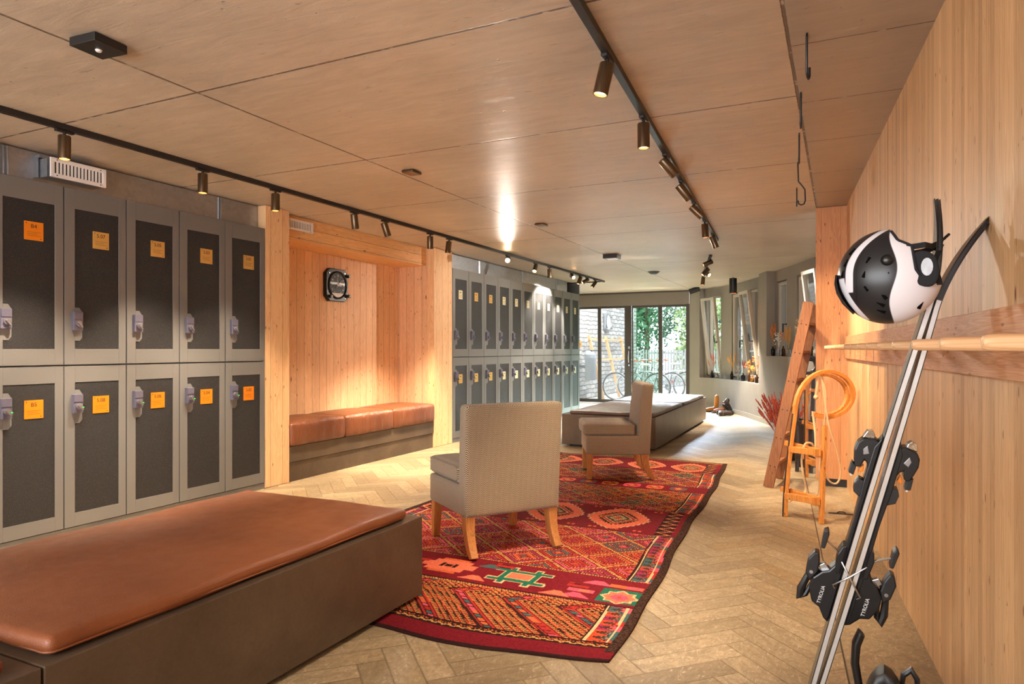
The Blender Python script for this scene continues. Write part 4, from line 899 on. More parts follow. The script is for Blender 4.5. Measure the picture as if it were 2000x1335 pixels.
# local: x to the right of the photo, y away from the camera, z up
def helmet_mesh(rad, cut, colf, nu=120, nv=84, th=.008):
    m = MB(); V = []; F = []
    idx = {}
    for j in range(nv+1):
        p = -math.pi/2 + j*math.pi/nv
        for i in range(nu):
            a = i*2*math.pi/nu; V.append((math.cos(p)*math.cos(a), math.sin(p), math.cos(p)*math.sin(a)))   # poles along y
    V = np.array(V); ok = []
    sh = V*np.array(rad); 
    for j in range(nv):
        for i in range(nu):
            q = (j*nu+i, (j+1)*nu+i, (j+1)*nu+(i+1) % nu, j*nu+(i+1) % nu); c_ = V[list(q)].mean(0)
            if not cut(c_): F.append((q, colf(c_)))
    used = sorted({k for q, _ in F for k in q}); rm = {k: n for n, k in enumerate(used)}
    for q, mi in F: m.f.append(tuple(rm[k] for k in q)); m.mi.append(mi)
    m.v = [tuple(sh[k]) for k in used]; return m
ZC = [-1.2, -.23, -.21, -.15, .06, .55, .68, 1.0, 1.2]; XC = [1.3, 1.3, .97, .62, .49, .42, .17, .0, -.05]     # edge of the opening
RX_, RY_, RZ_ = .137, .112, .140
def openf(c): return c[0] > np.interp(c[2], ZC, XC)
hs = helmet_mesh((RX_, RY_, RZ_), openf, lambda c: 0, 200, 140).build('shell', 'h_shell', h, smooth=True, angle=60)
m = MB()
for s_ in (-1, 1):
    pts = []
    for z_ in np.linspace(.9, -.235, 40):
        x_ = float(np.interp(z_, ZC, XC)); 
        if x_*x_+z_*z_ < .97: pts.append((x_*RX_, s_*RY_*math.sqrt(1-x_*x_-z_*z_), z_*RZ_))
    m.tube(pts, .0042, 8)
m.build('edge_trim', 'padding', h, smooth=True)
md = hs.modifiers.new('s', 'SOLIDIFY'); md.thickness = .009; md.offset = -1
lining = helmet_mesh((.127, .103, .130), lambda c: c[0] > np.interp(c[2], ZC, XC)-.03 or c[0] > .62, lambda c: 0, 60, 40).build('padding', 'padding', h, smooth=True); md = lining.modifiers.new('s', 'SOLIDIFY'); md.thickness = .014; md.offset = -1
for s_ in (-1, 1):
    ep = MB().prism([(.088+.036*(abs(math.cos(R(q)))**.8*(1 if math.cos(R(q)) > 0 else -1)), .010+.050*math.sin(R(q)) - .25*(.036*math.cos(R(q)))) for q in range(0, 360, 15)], (0, 0, 0), (1, 0, 0), (0, 0, 1), (0, 1, 0), ((-.094, -.068) if s_ < 0 else (.068, .094)), 0).build('ear_pad', 'padding', h, bevel=.006)
    MB().prism([(.094+.0145*math.cos(R(q)), .014+.025*math.sin(R(q))) for q in range(0, 360, 24)], (0, 0, 0), (1, 0, 0), (0, 0, 1), (0, 1, 0), ((-.0965, -.094) if s_ < 0 else (.094, .0965)), 0).build('white_disc', 'grey_bin', ep)
m = MB().lathe([(.001, .011), (.009, .010), (.015, .006), (.017, 0)], (-.003, -.108, .037), 20, ax=(np.array((1., 0, 0)), np.array((0, 0, 1.)), np.array((0, -1., 0)))); m.build('button', 'blackplastic', h, smooth=True)
for (x_, z_, a_, L_) in ((-.012, -.062, -58, .013), (-.020, -.084, -40, .013), (-.018, -.104, -30, .012), (.080, -.088, 70, .014), (-.108, .040, 60, .012), (-.118, .008, 70, .010), (-.092, .072, 45, .012), (-.050, .04, 65, .010), (-.060, 0.0, 65, .010), (-.055, -.04, -60, .009)):
    yy = -.112*math.sqrt(max(0, 1-(x_/.137)**2-(z_/.140)**2))+.0035; c_, s_ = math.cos(R(a_)), math.sin(R(a_)); MB().bar((x_-L_*c_, yy, z_-L_*s_), (x_+L_*c_, yy, z_+L_*s_), .010, .008, (0, 1, .01)).build('vent', 'vent', h, bevel=.002)
m = MB(); m.ribbon([(-.139, 0, .01), (-.1395, 0, -.02), (-.133, 0, -.05), (-.118, 0, -.079), (-.093, 0, -.107)], (0, 1, 0), [.04, .11, .14, .12, .06], .006).build('visor', 'h_black', h, smooth=True)
m = MB()
tipx = np.array(sp(1.45, 0)) - hc; lx = np.dot(tipx, hx); ly = np.dot(tipx, nrm((-hx[1], hx[0], 0))); lz = tipx[2]
for s_ in (-1, 1):
    m.ribbon([(.045, s_*.085, .072), (.09, s_*.075, .078), (lx-.01, ly*.6+s_*.035, .088), (lx+.012, ly+.02*s_, .105)], (0, 0, 1), .016, .0025)
    m.ribbon([(lx+.018, ly+.02*s_, .10), (lx-.004, ly*.5+s_*.04, .04), (.126, s_*.07, -.035)], (1, 0, 0), .014, .0025)
m.build('chin_strap', 'padding', h)
m = MB()
for k in range(7): a = k*.9; m.sphere((lx+.014+.004*k, ly, .108+.004*k), .0045, 8, 6)
m.build('strap_buckle', 'blackplastic', h, smooth=True)

# ================================================================ ALPINE BINDING on the floor by the wall (lower right)
k = thing('snowboard_binding', 'black strap binding with curved lever and red tab at the foot of the timber wall', 'binding', (.137, 2.385, 0), R(-3)); k.scale = (.8, 1.1, 1.32)
def fk2(p, q): return p
MB().rbox(-.17, -.10, 0, .16, .10, .035, .015, 4).build('base_plate', 'blackplastic', k, smooth=True)
MB().ribbon([(-.10, 0, .03), (-.09, 0, .10), (-.06, 0, .165), (-.02, 0, .20), (.02, 0, .17), (.05, 0, .11), (.10, 0, .075)], (0, 1, 0), [.16, .15, .12, .085, .10, .13, .15], [.03, .04, .05, .055, .045, .03, .02]).build('highback', 'black', k, smooth=True, angle=60, sub=1)
MB().rbox(.05, -.08, .03, .16, .08, .115, .03, 4).build('heel_pad', 'padding', k, smooth=True)
MB().tube([(-.085, -.03, .08), (-.105, -.03, .16), (-.12, -.03, .215), (-.115, -.03, .26), (-.098, -.03, .288)], [.010, .014, .016, .017, .015], 10).build('lever', 'blackplastic', k, smooth=True)
MB().tube([(-.10, -.045, .165), (-.07, -.05, .145), (-.035, -.055, .09)], .003, 6).build('steel_wire', 'steel', k)
MB().tube([(.03, .04, .13), (.045, .04, .185), (.07, .04, .20), (.09, .04, .18), (.095, .04, .10), (.085, .04, .03)], .010, 8).build('strap_loop', 'black', k, smooth=True)
MB().prism([(-.15, .10), (-.118, .10), (-.132, .145)], (0, -.06, 0), (1, 0, 0), (0, 0, 1), (0, 1, 0), (-.004, .004)).build('red_tab', 'redtab', k)
MB().lathe([(.001, .012), (.016, .010), (.02, 0)], (-.13, -.085, .075), 14, ax=(np.array((1., 0, 0)), np.array((0, 0, 1.)), np.array((0, -1., 0)))).build('buckle', 'steel', k, smooth=True)
MB().rbox(-.155, -.09, .03, -.06, .03, .125, .03, 4).build('toe_strap', 'blackplastic', k, smooth=True)

# ================================================================ LADDER
def ladder():
    f0 = np.array((-.590, 6.57, 0)); f1 = np.array((-.545, 7.06, 0)); up = nrm((.335, .03, 1.66)); L_ = 1.70
    l = thing('wooden_ladder', 'old dark wooden ladder leaning against the end of the timber wall', 'ladder', tuple(f0)); 
    sdv = f1-f0
    for o_ in (np.zeros(3), sdv): MB().bar(o_+up*.003, o_+up*L_, .034, .088, nrm(np.cross(up, sdv))).build('side_rail', 'ladder_wood', l, bevel=.003)
    for q in (.20, .46, .72, .98, 1.24, 1.5):
        a = up*q; MB().bar(a-sdv*.02, a+sdv*1.02, .075, .024, tuple(nrm((-.25, 0, 1)))).build('rung', 'ladder_wood', l, bevel=.002)
        m = MB(); nn = nrm(np.cross(sdv, up)); 
        for e in (-.02, .02): p_ = a + nrm(np.cross(up, sdv))*e; m.cyl(tuple(p_-nrm(sdv)*.0185), tuple(p_-nrm(sdv)*.021), .006, n=8)
        m.build('nail', 'dark_wood', l)
ladder()
# ================================================================ SLEDS
def sled(fa, fb, ht, wood_, label, rope=True, arcR=.2, W_=.045, lean=(.07, .1), nm=1.):
    fa = np.array(fa, float); fb = np.array(fb, float); s_ = thing('wooden_sled', label, 'sled', tuple(fa)); w_ = fb-fa; rt = nrm((math.cos(.4483+.0), math.sin(.4483), 0)); fw = nrm((-math.sin(.4483), math.cos(.4483), 0))
    def runner(base, off, top, full):
        pts = []; p0 = np.array((0, 0, 0.)) + off
        for q in np.linspace(0, 1, 8): pts.append(p0 + rt*(lean[0]*q**1.3) + fw*lean[1]*q + np.array((0, 0, top*q)))
        if full:
            c_ = pts[-1] + rt*arcR*1.15
            for a in range(168, -128, -11):
                up_ = 1.45 if a > 90 else .80; zc = (1.45-.80)*arcR if a <= 90 else 0.
                pts.append(c_ + rt*(arcR*math.cos(R(a))*(1.15 if a > 90 else .92)) + np.array((0, 0, zc + arcR*up_*math.sin(R(a)))) + fw*(.02*(165-a)/100))
        return pts
    side = tuple(fw)
    tz = ht-arcR*1.45; rA = runner(fa, np.zeros(3), tz, True); MB().ribbon(rA, side, W_, .026).build('runner', wood_, s_, bevel=.003)
    # second runner stands beside the first and bends over behind it
    rB = [w_ + rt*(.07*q) + fw*(lean[1]*q) + np.array((0, 0, (ht-arcR*1.75)*q)) for q in np.linspace(0, 1, 7)]
    c_ = rA[7] + rt*arcR*1.15 + fw*.07 + np.array((0, 0, arcR*.62))
    MB().ribbon(rB, side, W_, .024).build('runner', wood_, s_, bevel=.003)
    arc2 = [c_ + rt*(arcR*.80*math.cos(R(a))) + np.array((0, 0, arcR*.70*math.sin(R(a)))) for a in range(110, -128, -12)]; MB().ribbon(arc2, side, W_, .022).build('horn', wood_, s_, bevel=.003)
    for q in (.16*nm, .52*nm):
        z = q*(1-0)*.95; a = min(6.99, z/tz*7); ia = int(a); pa = rA[ia] + (rA[ia+1]-rA[ia])*(a-ia); pb = w_ + rt*.08*z + fw*(lean[1]*z/tz) + np.array((0, 0, z))
        MB().bar(pa, pb, .05, .045).build('cross_brace', wood_, s_, bevel=.003)
        MB().bar(pa+fw*.09+np.array((0, 0, .035)), pb+fw*.09-np.array((0, 0, -.005)), .03, .035).build('cross_brace', wood_, s_, bevel=.003)
        MB().bar(pb-rt*.03, pb-rt*.03+fw*.11, .05, .06).build('brace_block', wood_, s_, bevel=.003)
    MB().ribbon([p - rt*(.0152 if i < 8 else 0) for i, p in enumerate(rA[:8])], side, W_*.4, .004).build('steel_strip', 'dark_wood', s_)
    return s_, rA, rt, fw, fa, w_
s_, rA, rt, fw, fa, w_ = sled((-.375, 5.48, 0), (-.125, 5.37, 0), 1.08, 'sled_wood', 'orange wooden horn sled standing upright with a cream rope', arcR=.222, lean=(.115, .1))
top = fa + rA[13]; 
def rp(*q): return [tuple(fa + rt*a + fw*b_ + np.array((0, 0, z))) for a, b_, z in q]
Tz = 1.06
m = MB(); Cc = rp
path1 = [(.30, .12, Tz-.01), (.285, .10, .96), (.275, .10, .90), (.285, .09, .88)]
m.tube(rp(*path1), .010, 8); m.sphere(rp((.272, .09, .885))[0], .018, 10, 8)
path2 = [(.31, .12, Tz-.01), (.345, .10, .95), (.35, .10, .80), (.335, .12, .55), (.30, .10, .30), (.30, .09, .22), (.27, .06, .15), (.20, .05, .13)]
path3 = [(.33, .12, Tz-.02), (.36, .08, .70), (.42, .08, .50), (.455, .08, .32), (.42, .07, .235), (.36, .08, .26), (.315, .1, .40), (.31, .1, .52)]
path4 = [(.25, .10, .775), (.248, .05, .62), (.24, .03, .50), (.20, .0, .545), (.14, -.02, .54), (.125, .0, .42), (.14, .0, .30), (.165, .02, .20), (.12, -.01, .13), (.05, -.02, .13), (.02, -.03, .115)]
def smooth_path(P, n=6):
    P = [np.array(p) for p in P]; out = []
    for i in range(len(P)-1):
        a, b_, c_, d_ = P[max(i-1, 0)], P[i], P[i+1], P[min(i+2, len(P)-1)]
        for k in range(n): t_ = k/n; out.append(.5*((2*b_) + (-a+c_)*t_ + (2*a-5*b_+4*c_-d_)*t_*t_ + (-a+3*b_-3*c_+d_)*t_**3))
    return out + [P[-1]]
for pth, rr in ((path2, .007), (path3, .007), (path4, .008)): m.tube(smooth_path(rp(*pth)), rr, 8)
o = m.build('sled_rope', 'rope', smooth=True); tag(o, 'cream rope looped through the horns of the upright orange sled', 'rope')
# iron floor eyelet
o = MB().box(-.09, -.012, 0, .09, .012, .006).tube([(-.03, 0, .008), (-.015, 0, .016), (.015, 0, .016), (.03, 0, .008)], .004, 6).build('floor_bracket', 'black', loc=(.005, 5.75, 0)); o.rotation_euler.z = .1; tag(o, 'small black iron bracket lying on the floor near the sled', 'bracket')
sled((-.40, 7.55, 0), (-.27, 7.50, 0), 1.17, 'dark_wood', 'dark wooden sled with a rounded top behind the ladder', arcR=.11, lean=(.05, .1))
sled((-.30, 7.25, 0), (-.2, 7.2, 0), .98, 'sled_wood', 'slim ochre wooden sled half hidden behind the end of the timber wall', arcR=.09, lean=(.02, .05))
o = tag(MB().tube([(-.22, 7.62, 1.13), (-.42, 7.62, 1.14), (-.43, 7.62, 1.17)], .008, 8).bar((-.43, 7.60, 1.12), (-.43, 7.66, 1.12), .02, .06).build('iron_hook', 'black'), 'black iron hook sticking out near the top of the dark sled', 'hook')
# ================================================================ DRIED FLOWERS AND BOTTLES
def stems(base, n, hmin, hmax, spread, head, headmat, stemmat, rng, r0=.0012, seg=5, tilt=(0, 0)):
    ms, mh = MB(), MB()
    for k in range(n):
        a = rng.uniform(0, 2*math.pi); h_ = rng.uniform(hmin, hmax); sp_ = rng.uniform(.2, 1)*spread; e = np.array((math.cos(a)*sp_+tilt[0], math.sin(a)*sp_+tilt[1], h_)); P_ = [np.array((0, 0, 0.))+ e*np.array((q**1.5, q**1.5, q)) for q in np.linspace(0, 1, seg)]
        ms.tube([p+base for p in P_], r0, 5); d = nrm(P_[-1]-P_[-2]); p = P_[-1]+base
        if head == 'spike':       # long fluffy ear
            L_ = rng.uniform(.09, .14); 
            for q in range(9): c_ = p + d*L_*(q/8.-.5) ; e_ = .010*(1-.5*abs(q/8.-.45)*2); mh.sphere(c_ + np.array([rng.uniform(-.003, .003) for _ in range(3)]), (e_, e_, .013), 6, 4)
        elif head == 'feather':
            for q in range(9):
                c_ = p + d*.16*(q/8.-.7); b_ = nrm(np.array([rng.uniform(-1, 1), rng.uniform(-1, 1), .9])); mh.bar(c_, c_+b_*.035, .006, .003, (0, 1, .1), w1=.002, t1=.001)
        elif head == 'ball':
            for q in range(5): mh.sphere(p + np.array([rng.uniform(-.022, .022), rng.uniform(-.022, .022), rng.uniform(-.05, .01)]), rng.uniform(.006, .011), 6, 5)
        elif head == 'leafy':
            for q in range(6): c_ = p - d*rng.uniform(0, .13); b_ = nrm(np.array([rng.uniform(-1, 1), rng.uniform(-1, 1), rng.uniform(-.2, 1)])); mh.bar(c_, c_+b_*.03, .016, .002, (.1, 1, .2), w1=.004)
        elif head == 'grass':
            for q in range(10): c_ = p - d*rng.uniform(0, .12); b_ = nrm(d + np.array([rng.uniform(-.5, .5), rng.uniform(-.5, .5), 0])); mh.bar(c_, c_+b_*.04, .003, .002, (.1, 1, .2), w1=.001)
    return ms, mh
def bouquet(loc, head, hm, sm, n, h0, h1, spread, label, seed, group, cat='dried flowers', tilt=(0, 0), name='dried_flowers'):
    rng = random.Random(seed); ms, mh = stems(np.zeros(3), n, h0, h1, spread, head, hm, sm, rng, tilt=tilt)
    t_ = thing(name, label, cat, loc, 0, group); ms.build('stems', sm, t_); mh.build('flower_heads', hm, t_, smooth=(head in ('spike', 'ball'))); return t_
def bottle(loc, r, h_, mat, label, group, neck=.012):
    o = MB().lathe([(.001, .004), (r*.85, .001), (r, .008), (r, h_*.62), (r*.92, h_*.68), (neck*1.25, h_*.80), (neck, h_*.84), (neck, h_*.96), (neck*1.35, h_*.965), (neck*1.35, h_), (neck*.8, h_), (neck*.8, h_*.9)], n=20).build('glass_bottle', mat, smooth=True, angle=50, loc=loc)
    return tag(o, label, 'bottle', group)
# px-independent positions along the two sills: s, bottle radius, height, glass, flowers
gA, gB = 'bottles on the far window sill', 'bottles on the near window sill'; fA, fB = 'dried flowers on the far window sill', 'dried flowers on the near window sill'
far = [(7.42, .032, .15, 'b_dark', 'black', ('spike', 'f_rust', 'straw', 7, .24, .40, .09), 'rust red spikes'),
       (7.24, .034, .12, 'b_clear', 'clear', None, ''), (7.06, .034, .12, 'b_clear', 'clear', ('feather', 'f_green', 'f_green', 4, .2, .34, .12), 'arching green grasses'),
       (6.86, .034, .12, 'b_clear', 'clear', None, ''),
       (6.62, .032, .16, 'b_dark', 'dark', ('spike', 'f_yellow', 'straw', 8, .22, .42, .11), 'ochre plumes'),
       (6.22, .030, .13, 'b_clear', 'clear', ('grass', 'f_white', 'f_green', 8, .14, .24, .07), 'pale grasses'),
       (5.98, .040, .15, 'b_dark', 'black', ('spike', 'f_red', 'straw', 4, .20, .32, .06), 'brown red ears'),
       (5.64, .028, .16, 'b_brown', 'brown', ('ball', 'f_orange', 'straw', 8, .2, .34, .06), 'orange berries'),
       (5.46, .036, .12, 'b_amber', 'amber', ('ball', 'f_yellow', 'straw', 8, .14, .26, .07), 'yellow balls'),
       (5.18, .036, .15, 'b_brown', 'brown', ('ball', 'f_orange', 'straw', 9, .22, .40, .09), 'tall orange flowers'),
       (4.98, .034, .12, 'b_clear', 'clear', ('leafy', 'f_white', 'f_green', 5, .12, .28, .06), 'pale leaves')]
near = [(4.30, .032, .16, 'b_dark', 'black', ('spike', 'f_orange', 'straw', 6, .26, .42, .07), 'tall orange red spikes'),
        (4.02, .040, .15, 'b_clear', 'clear', ('leafy', 'f_white', 'f_white', 8, .20, .32, .09), 'silver white leaves'),
        (3.80, .032, .16, 'b_brown', 'brown', ('ball', 'f_orange', 'straw', 7, .22, .34, .05), 'orange clusters'),
        (3.56, .032, .14, 'b_clear', 'clear', ('grass', 'f_yellow', 'straw', 16, .22, .40, .07), 'golden grasses'),
        (3.40, .022, .10, 'b_clear', 'small clear', None, ''),
        (3.22, .034, .17, 'b_dark', 'black', ('ball', 'straw', 'f_white', 5, .34, .50, .09), 'tall pale seed pods'),
        (2.62, .032, .15, 'b_brown', 'dark brown', ('leafy', 'f_orange', 'straw', 9, .2, .34, .08), 'orange leaves'),
        (2.50, .030, .15, 'b_clear', 'clear', None, ''), (2.40, .034, .15, 'b_clear', 'clear', ('ball', 'f_yellow', 'straw', 6, .2, .32, .06), 'yellow seed heads')]
for lst, zs, gb, gf_, nm in ((far, Z2, gA, fA, 'far'), (near, Z1, gB, fB, 'near')):
    for i, (sv, r_, h_, mt, cn, fl_, fn_) in enumerate(lst):
        p = cw(sv, .065); bl_ = '%s glass bottle on the %s window sill, %s' % (cn, nm, ('%s from the left' % ordn[i]) if i < len(lst)-1 else 'last on the right')
        bottle((p[0], p[1], zs+.0008), r_, h_, mt, bl_, gb)
        if fl_: bouquet((p[0], p[1], zs+.012), fl_[0], fl_[1], fl_[2], fl_[3], fl_[4]+.06, fl_[5]+.06, fl_[6], '%s standing in the %s bottle on the %s sill' % (fn_, cn, nm), 40+i+(100 if nm == 'near' else 0), gf_)
# big floor bouquets near the ladder
def vase(loc, r, h_, label): return tag(MB().lathe([(.001, .001), (r*.8, .001), (r*.95, .05), (r, h_*.6), (r*.85, h_), (r*.75, h_), (r*.7, .02), (.001, .02)], n=24).build('dark_basket', 'dark_wood', smooth=True, angle=50, loc=loc), label, 'basket', 'dark baskets behind the ladder')
vase((-.56, 8.3, 0), .12, .34, 'dark basket on the floor holding the dark red dried plumes'); bouquet((-.56, 8.3, .03), 'spike', 'f_red', 'f_rust', 90, .38, .66, .26, 'large bunch of dark red dried plumes standing left of the ladder', 5, 'floor bouquets', tilt=(-.05, 0))
vase((-.34, 7.9, 0), .10, .46, 'tall dark basket on the floor behind the upright sled'); bouquet((-.34, 7.9, .05), 'ball', 'f_orange', 'f_rust', 34, .62, .92, .17, 'bunch of orange dried flowers between the ladder and the timber wall', 9, 'floor bouquets')
bouquet((-.50, 8.15, .03), 'ball', 'f_white', 'straw', 10, .38, .56, .12, 'small pale pink dried flowers beside the red plumes', 12, 'floor bouquets') if 0 else None
# ================================================================ OLD BOOTS by the curved wall
def boot(loc, rz, pitch, label, mat, hgt=.2, L_=.27):
    b_ = thing('leather_boot', label, 'boot', loc, rz, 'old boots on the floor'); q = bpy.data.objects.new('boot_pose', None)
    bpy.data.objects.remove(q)
    pts = [(-.09, 0, hgt), (-.09, 0, hgt*.5), (-.075, 0, .07), (-.01, 0, .055), (.08, 0, .045), (.15, 0, .036)]
    m = MB().tube(pts, [.045, .048, .052, .05, .044, .030], 14); u_ = m.build('upper', mat, b_, smooth=True, sub=1)
    s0 = MB().prism([(-.135, -.035), (-.06, -.045), (.03, -.04), (.11, -.05), (.175, -.035), (.19, 0), (.175, .035), (.11, .05), (.03, .04), (-.06, .045), (-.135, .035)], (0, 0, 0), (1, 0, 0), (0, 1, 0), (0, 0, 1), (0, .024)).build('sole', 'black', b_, bevel=.004)
    m = MB()
    for k_ in range(5): m.tube([(-.03+.018*k_, -.028, .085-.006*k_+.02*(k_ == 0)), (-.03+.018*k_, .028, .085-.006*k_+.02*(k_ == 0))], .0035, 6)
    m.build('laces', 'rope', b_); b_.rotation_euler = (0, pitch, rz) if not isinstance(pitch, tuple) else (pitch[0], pitch[1], rz); return b_
boot((-2.30, 13.95, .0), R(200), 0, 'tall brown leather boot standing at the curved wall', 'sled_wood', .36)
boot((-2.12, 13.80, .0), R(215), 0, 'shorter tan leather boot standing beside the tall brown one', 'leather', .25)
boot((-1.98, 13.30, .052), R(20), (R(90), 0), 'dark leather boot lying on its side in front of the others', 'dark_wood', .22)
boot((-1.98, 13.70, .10), R(60), R(38), 'dark leather boot tipped up against the wall, right of the others', 'dark_wood', .18)
# ================================================================ OUTSIDE
struct(MB().box(-16, 15.24, -.10, 12, 34, -.02).build('ground', 'paving')); struct(MB().box(-9.6, 15.34, -.02, -5.62, 23, 0).build('ground_kerb', 'paving')) if 0 else None
struct(MB().box(-6.4, 15.36, -.02, -5.83, 21.2, 4.2).build('wall_stone_left', 'stone'))
# stone wall across the lane outside the side windows
mb = MB(); arc(mb, -S0, SE+.0, 2.3, 2.6, -.02, 3.4); struct(mb.build('wall_stone_right', 'stone')); struct(MB().box(-1.15, 16.9, -.03, -.9, 24, 3.4).build('wall_stone_end', 'stone'))
struct(MB().box(.5, 6.9, -.12, 5.5, 18, -.02).build('ground_lane', 'paving')) if 0 else None
# fence of upright slats
f = thing('slat_fence', 'grey metal fence of narrow upright slats across the yard', 'fence', (-9.5, 24.0, -.02)); n_ = 0
for z in (.12, 1.1): MB().box(0, .03, z, 9.5, .07, z+.05).build('fence_rail', 'fence', f)
m = MB()
for k in range(96): m.box(k*.098, 0, 0, k*.098+.055, .028, 1.24)
m.build('slats', 'fence', f)
def tree(loc, ht, cr, seed, label, mat='leaf', n=2600, trunk=.11):
    rng = np.random.RandomState(seed); t_ = thing('tree', label, 'tree', loc, 0, 'trees beyond the fence')
    m = MB(); 
    m.tube([(0, 0, -.02), (.08, .03, ht*.3), (-.05, .05, ht*.6), (.0, 0, ht*.85)], [trunk, trunk*.8, trunk*.5, trunk*.2], 8)
    for k in range(6): a = rng.rand()*6.28; m.tube([(0, 0, ht*(.3+.08*k)), (math.cos(a)*cr*.6, math.sin(a)*cr*.6, ht*(.45+.08*k))], [trunk*.4, .02], 6)
    m.build('trunk', 'trunk', t_)
    cl = rng.uniform(-1, 1, (26, 3))*np.array((cr*.8, cr*.8, ht*.42)) + np.array((0, 0, ht*.52)); P_ = cl[rng.randint(0, 26, n)] + rng.randn(n, 3)*cr*.26; P_[:, :2] = np.clip(P_[:, :2], -cr+.08, cr-.08); P_[:, 2] = np.maximum(P_[:, 2], .15)
    A = rng.randn(n, 3); A /= np.linalg.norm(A, axis=1)[:, None]; B = np.cross(A, rng.randn(n, 3)); B /= np.linalg.norm(B, axis=1)[:, None]; s_ = rng.uniform(.06, .13, n)[:, None]
    vs = np.stack([P_-A*s_, P_+B*s_*.5, P_+A*s_, P_-B*s_*.5], 1).reshape(-1, 3); fs = [(4*i, 4*i+1, 4*i+2, 4*i+3) for i in range(n)]
    MB().add(vs, fs).build('foliage', mat, t_); return t_
for x_, y_, h_, c_, mt, n_, lab in [(-9.3, 26.4, 5.6, 1.15, 'leaf_d', 3000, 'dark green tree half hidden behind the stone wall'), (-6.9, 26.4, 6.2, 1.15, 'leaf_d', 3600, 'dense dark green tree behind the left end of the slat fence'), (-4.5, 26.2, 5.0, 1.15, 'leaf', 3000, 'bright leafy tree behind the middle of the slat fence'), (-2.1, 26.6, 6.2, 1.15, 'leaf', 3000, 'pale green tree behind the right part of the slat fence'), (.3, 26.6, 6.0, 1.15, 'leaf', 2600, 'light green tree at the right edge of the yard'),
        (-8.2, 29.4, 7.2, 1.3, 'leaf_d', 2600, 'tall dark tree in the back row, farthest left'), (-5.5, 29.4, 7.0, 1.3, 'leaf_d', 2600, 'tall dark tree in the back row behind the bright leafy tree'), (-2.8, 29.4, 7.2, 1.3, 'leaf', 2600, 'tall pale tree in the back row behind the right part of the fence'), (-.1, 29.4, 7.0, 1.3, 'leaf', 2400, 'tall pale tree in the back row, farthest right')]:
    tree((x_, y_, -.02), h_, c_, int(abs(x_*10)), lab, mt, n_)
# wooden trestle leaning on the stone wall
k = thing('wooden_rack', 'pale wooden trestle rack leaning on the outside stone wall', 'rack', (-5.5, 16.2, -.02))
for y_ in (0, 1.35, 2.7): MB().bar((.22, y_, 0), (-.17, y_, 1.62), .07, .05, (0, 1, 0)).build('post', 'pale_wood', k, bevel=.004)
for z_, x_ in ((1.52, -.12), (1.0, .01)): MB().bar((x_, -.1, z_), (x_, 2.85, z_), .05, .05).build('rail', 'pale_wood', k, bevel=.004)
k = thing('litter_bin', 'grey half round metal bin outside the leftmost glass pane', 'bin', (-5.52, 15.72, .50)); 
pr2 = [(.20*math.cos(R(a)), .21*math.sin(R(a))) for a in range(-90, 91, 15)]; m = MB()
for (z0, z1, a_, b_) in ((0, .54, 1, 1), (.54, .62, 1, .92), (.62, .68, .92, .75), (.68, .715, .75, .45)):
    vs = [(x_*a_-.12*(1-1), y_*a_, z0) for x_, y_ in pr2] + [(x_*b_, y_*b_, z1) for x_, y_ in pr2]; n = len(pr2); m.add(vs, [(i, i+1, n+i+1, n+i) for i in range(n-1)] + [(n-1, 0, n, 2*n-1), tuple(range(n-1, -1, -1)), tuple(range(n, 2*n))])
m.build('bin_body', 'grey_bin', k, smooth=True, angle=50); MB().rbox(.03, -.07, .690, .13, .07, .722, .01, 3).build('bin_opening', 'black', k); MB().box(-.305, -.02, .3, -.001, .02, .36).build('wall_bracket', 'grey_bin', k)
clock((-5.825, 18.1, 1.98), 0, 'pale octagonal instrument clock on the outside stone wall', True, 1.35)
k = thing('key_box', 'small yellow pointed tag box on the stone wall above the bin', 'box', (-5.83, 15.95, 1.28)); MB().prism([(-.05, 0), (.05, 0), (.055, .14), (0, .19), (-.055, .14)], (0, 0, 0), (0, 1, 0), (0, 0, 1), (1, 0, 0), (0, .04)).build('box_body', 'orange', k, bevel=.003); MB().cyl((.04, 0, .09), (.045, 0, .09), .018, n=12).build('dark_button', 'black', k)
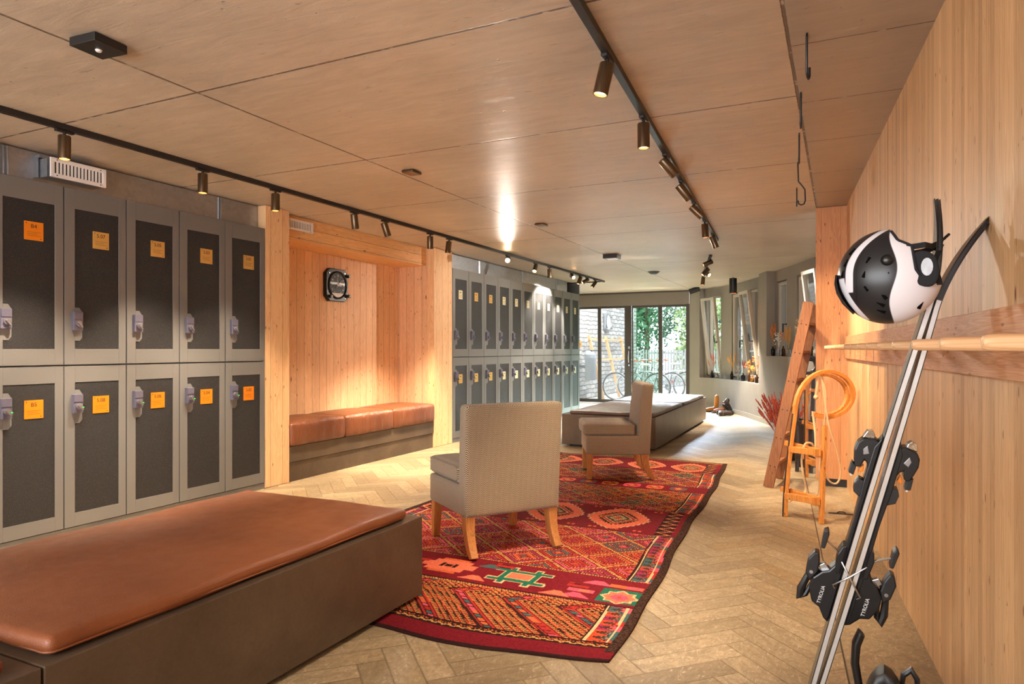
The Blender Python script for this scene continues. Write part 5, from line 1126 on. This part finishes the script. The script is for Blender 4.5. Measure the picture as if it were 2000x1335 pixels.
# bicycles
def bicycle(loc, rz, label):
    b_ = thing('bicycle', label, 'bicycle', loc, rz, 'bicycles parked outside the glass doors'); r_ = .335; fx, rx = -.54, .54; z = r_
    for x_, nm_ in ((fx, 'front_wheel'), (rx, 'rear_wheel')):
        wl = MB().tube([(x_+r_*math.cos(a), 0, z+r_*math.sin(a)) for a in np.linspace(0, 2*math.pi, 41)[:-1]], .017, 8, closed=True).build(nm_, 'tyre', b_, smooth=True)
        MB().tube([(x_+(r_-.028)*math.cos(a), 0, z+(r_-.028)*math.sin(a)) for a in np.linspace(0, 2*math.pi, 41)[:-1]], .009, 6, closed=True).build('rim', 'mud', wl, smooth=True)
        m = MB()
        for k_ in range(20): a = k_*2*math.pi/20; m.tube([(x_+.02*math.cos(a+.5), .02*(-1)**k_, z+.02*math.sin(a+.5)), (x_+(r_-.03)*math.cos(a), 0, z+(r_-.03)*math.sin(a))], .0013, 4)
        m.cyl((x_, -.04, z), (x_, .04, z), .016, n=10); m.build('spokes', 'mud', wl)
        MB().ribbon([(x_+(r_+.03)*math.cos(R(a)), 0, z+(r_+.03)*math.sin(R(a))) for a in (range(150, 20, -10) if x_ < 0 else range(150, 0, -10))], (0, 1, 0), .045, .004).build('mudguard', 'mud', b_)
    bb = (.08, 0, .28); st = (.20, 0, .72); hd = (-.36, 0, .80); h2 = (-.40, 0, .66)
    m = MB(); m.tube([bb, st], .015, 8).tube([bb, h2], .019, 8).tube([(.16, 0, .55), hd], .014, 8).tube([hd, h2], .02, 8)
    for s_ in (-.05, .05): m.tube([bb, (rx, s_, z)], .010, 6).tube([(.17, 0, .62), (rx, s_, z)], .008, 6)
    m.build('frame', 'bike', b_, smooth=True)
    m = MB(); 
    for s_ in (-.05, .05): m.tube([(-.405, s_*.5, .62), (-.45, s_, .5), (fx, s_, z)], .010, 6)
    m.tube([(-.36, 0, .80), (-.345, 0, .92)], .012, 8); m.build('fork', 'mud', b_, smooth=True)
    hb_ = MB().tube([(-.15, -.29, .98), (-.24, -.26, 1.0), (-.36, -.14, .96), (-.38, 0, .93), (-.36, .14, .96), (-.24, .26, 1.0), (-.15, .29, .98)], .011, 8).build('handlebar', 'mud', b_, smooth=True)
    m = MB()
    for s_ in (-1, 1): m.tube([(-.05, s_*.30, .965), (-.16, s_*.287, .985)], .016, 8)
    m.build('grips', 'f_rust', hb_)
    MB().tube([(.20, 0, .72), (.225, 0, .86)], .012, 8).build('seat_post', 'steel', b_); MB().sphere((.25, 0, .885), (.14, .075, .032), 16, 8).build('saddle', 'bone', b_, smooth=True)
    cr_ = MB().cyl((.08, -.05, .28), (.08, -.045, .28), .09, n=24).tube([(.08, -.06, .28), (.18, -.07, .16)], .009, 6).tube([(.08, .06, .28), (-.02, .07, .40)], .009, 6).box(.14, -.16, .15, .22, -.07, .17).box(-.06, .07, .39, .02, .16, .41).build('crank', 'steel', b_)
    m = MB()
    for s_ in (-.06, .06): m.tube([(.22, s_, .72), (.80, s_, .72)], .005, 6).tube([(rx+.02, s_, z+.02), (.72, s_, .72)], .005, 6)
    for k_ in range(4): m.tube([(.35+.14*k_, -.06, .72), (.35+.14*k_, .06, .72)], .005, 6)
    m.build('carrier', 'mud', b_); MB().sphere((-.46, 0, .80), (.035, .035, .04), 10, 8).build('headlamp', 'steel', b_, smooth=True); MB().box(.93-.02, -.02, .46, .93, .02, .52).build('rear_lamp', 'redtab', b_)
    return b_
b1 = bicycle((-4.55, 16.50, -.018), R(-6), 'grey city bicycle parked closest to the glass doors')
b2 = copy_tree(b1); b2.location = (-4.35, 17.16, -.018); b2.rotation_euler.z = R(-4); b2['label'] = 'grey city bicycle in the middle of the parked row'
b3 = copy_tree(b1); b3.location = (-4.12, 17.84, -.018); b3.rotation_euler.z = R(-6); b3['label'] = 'grey city bicycle farthest from the doors, showing a red rear lamp'
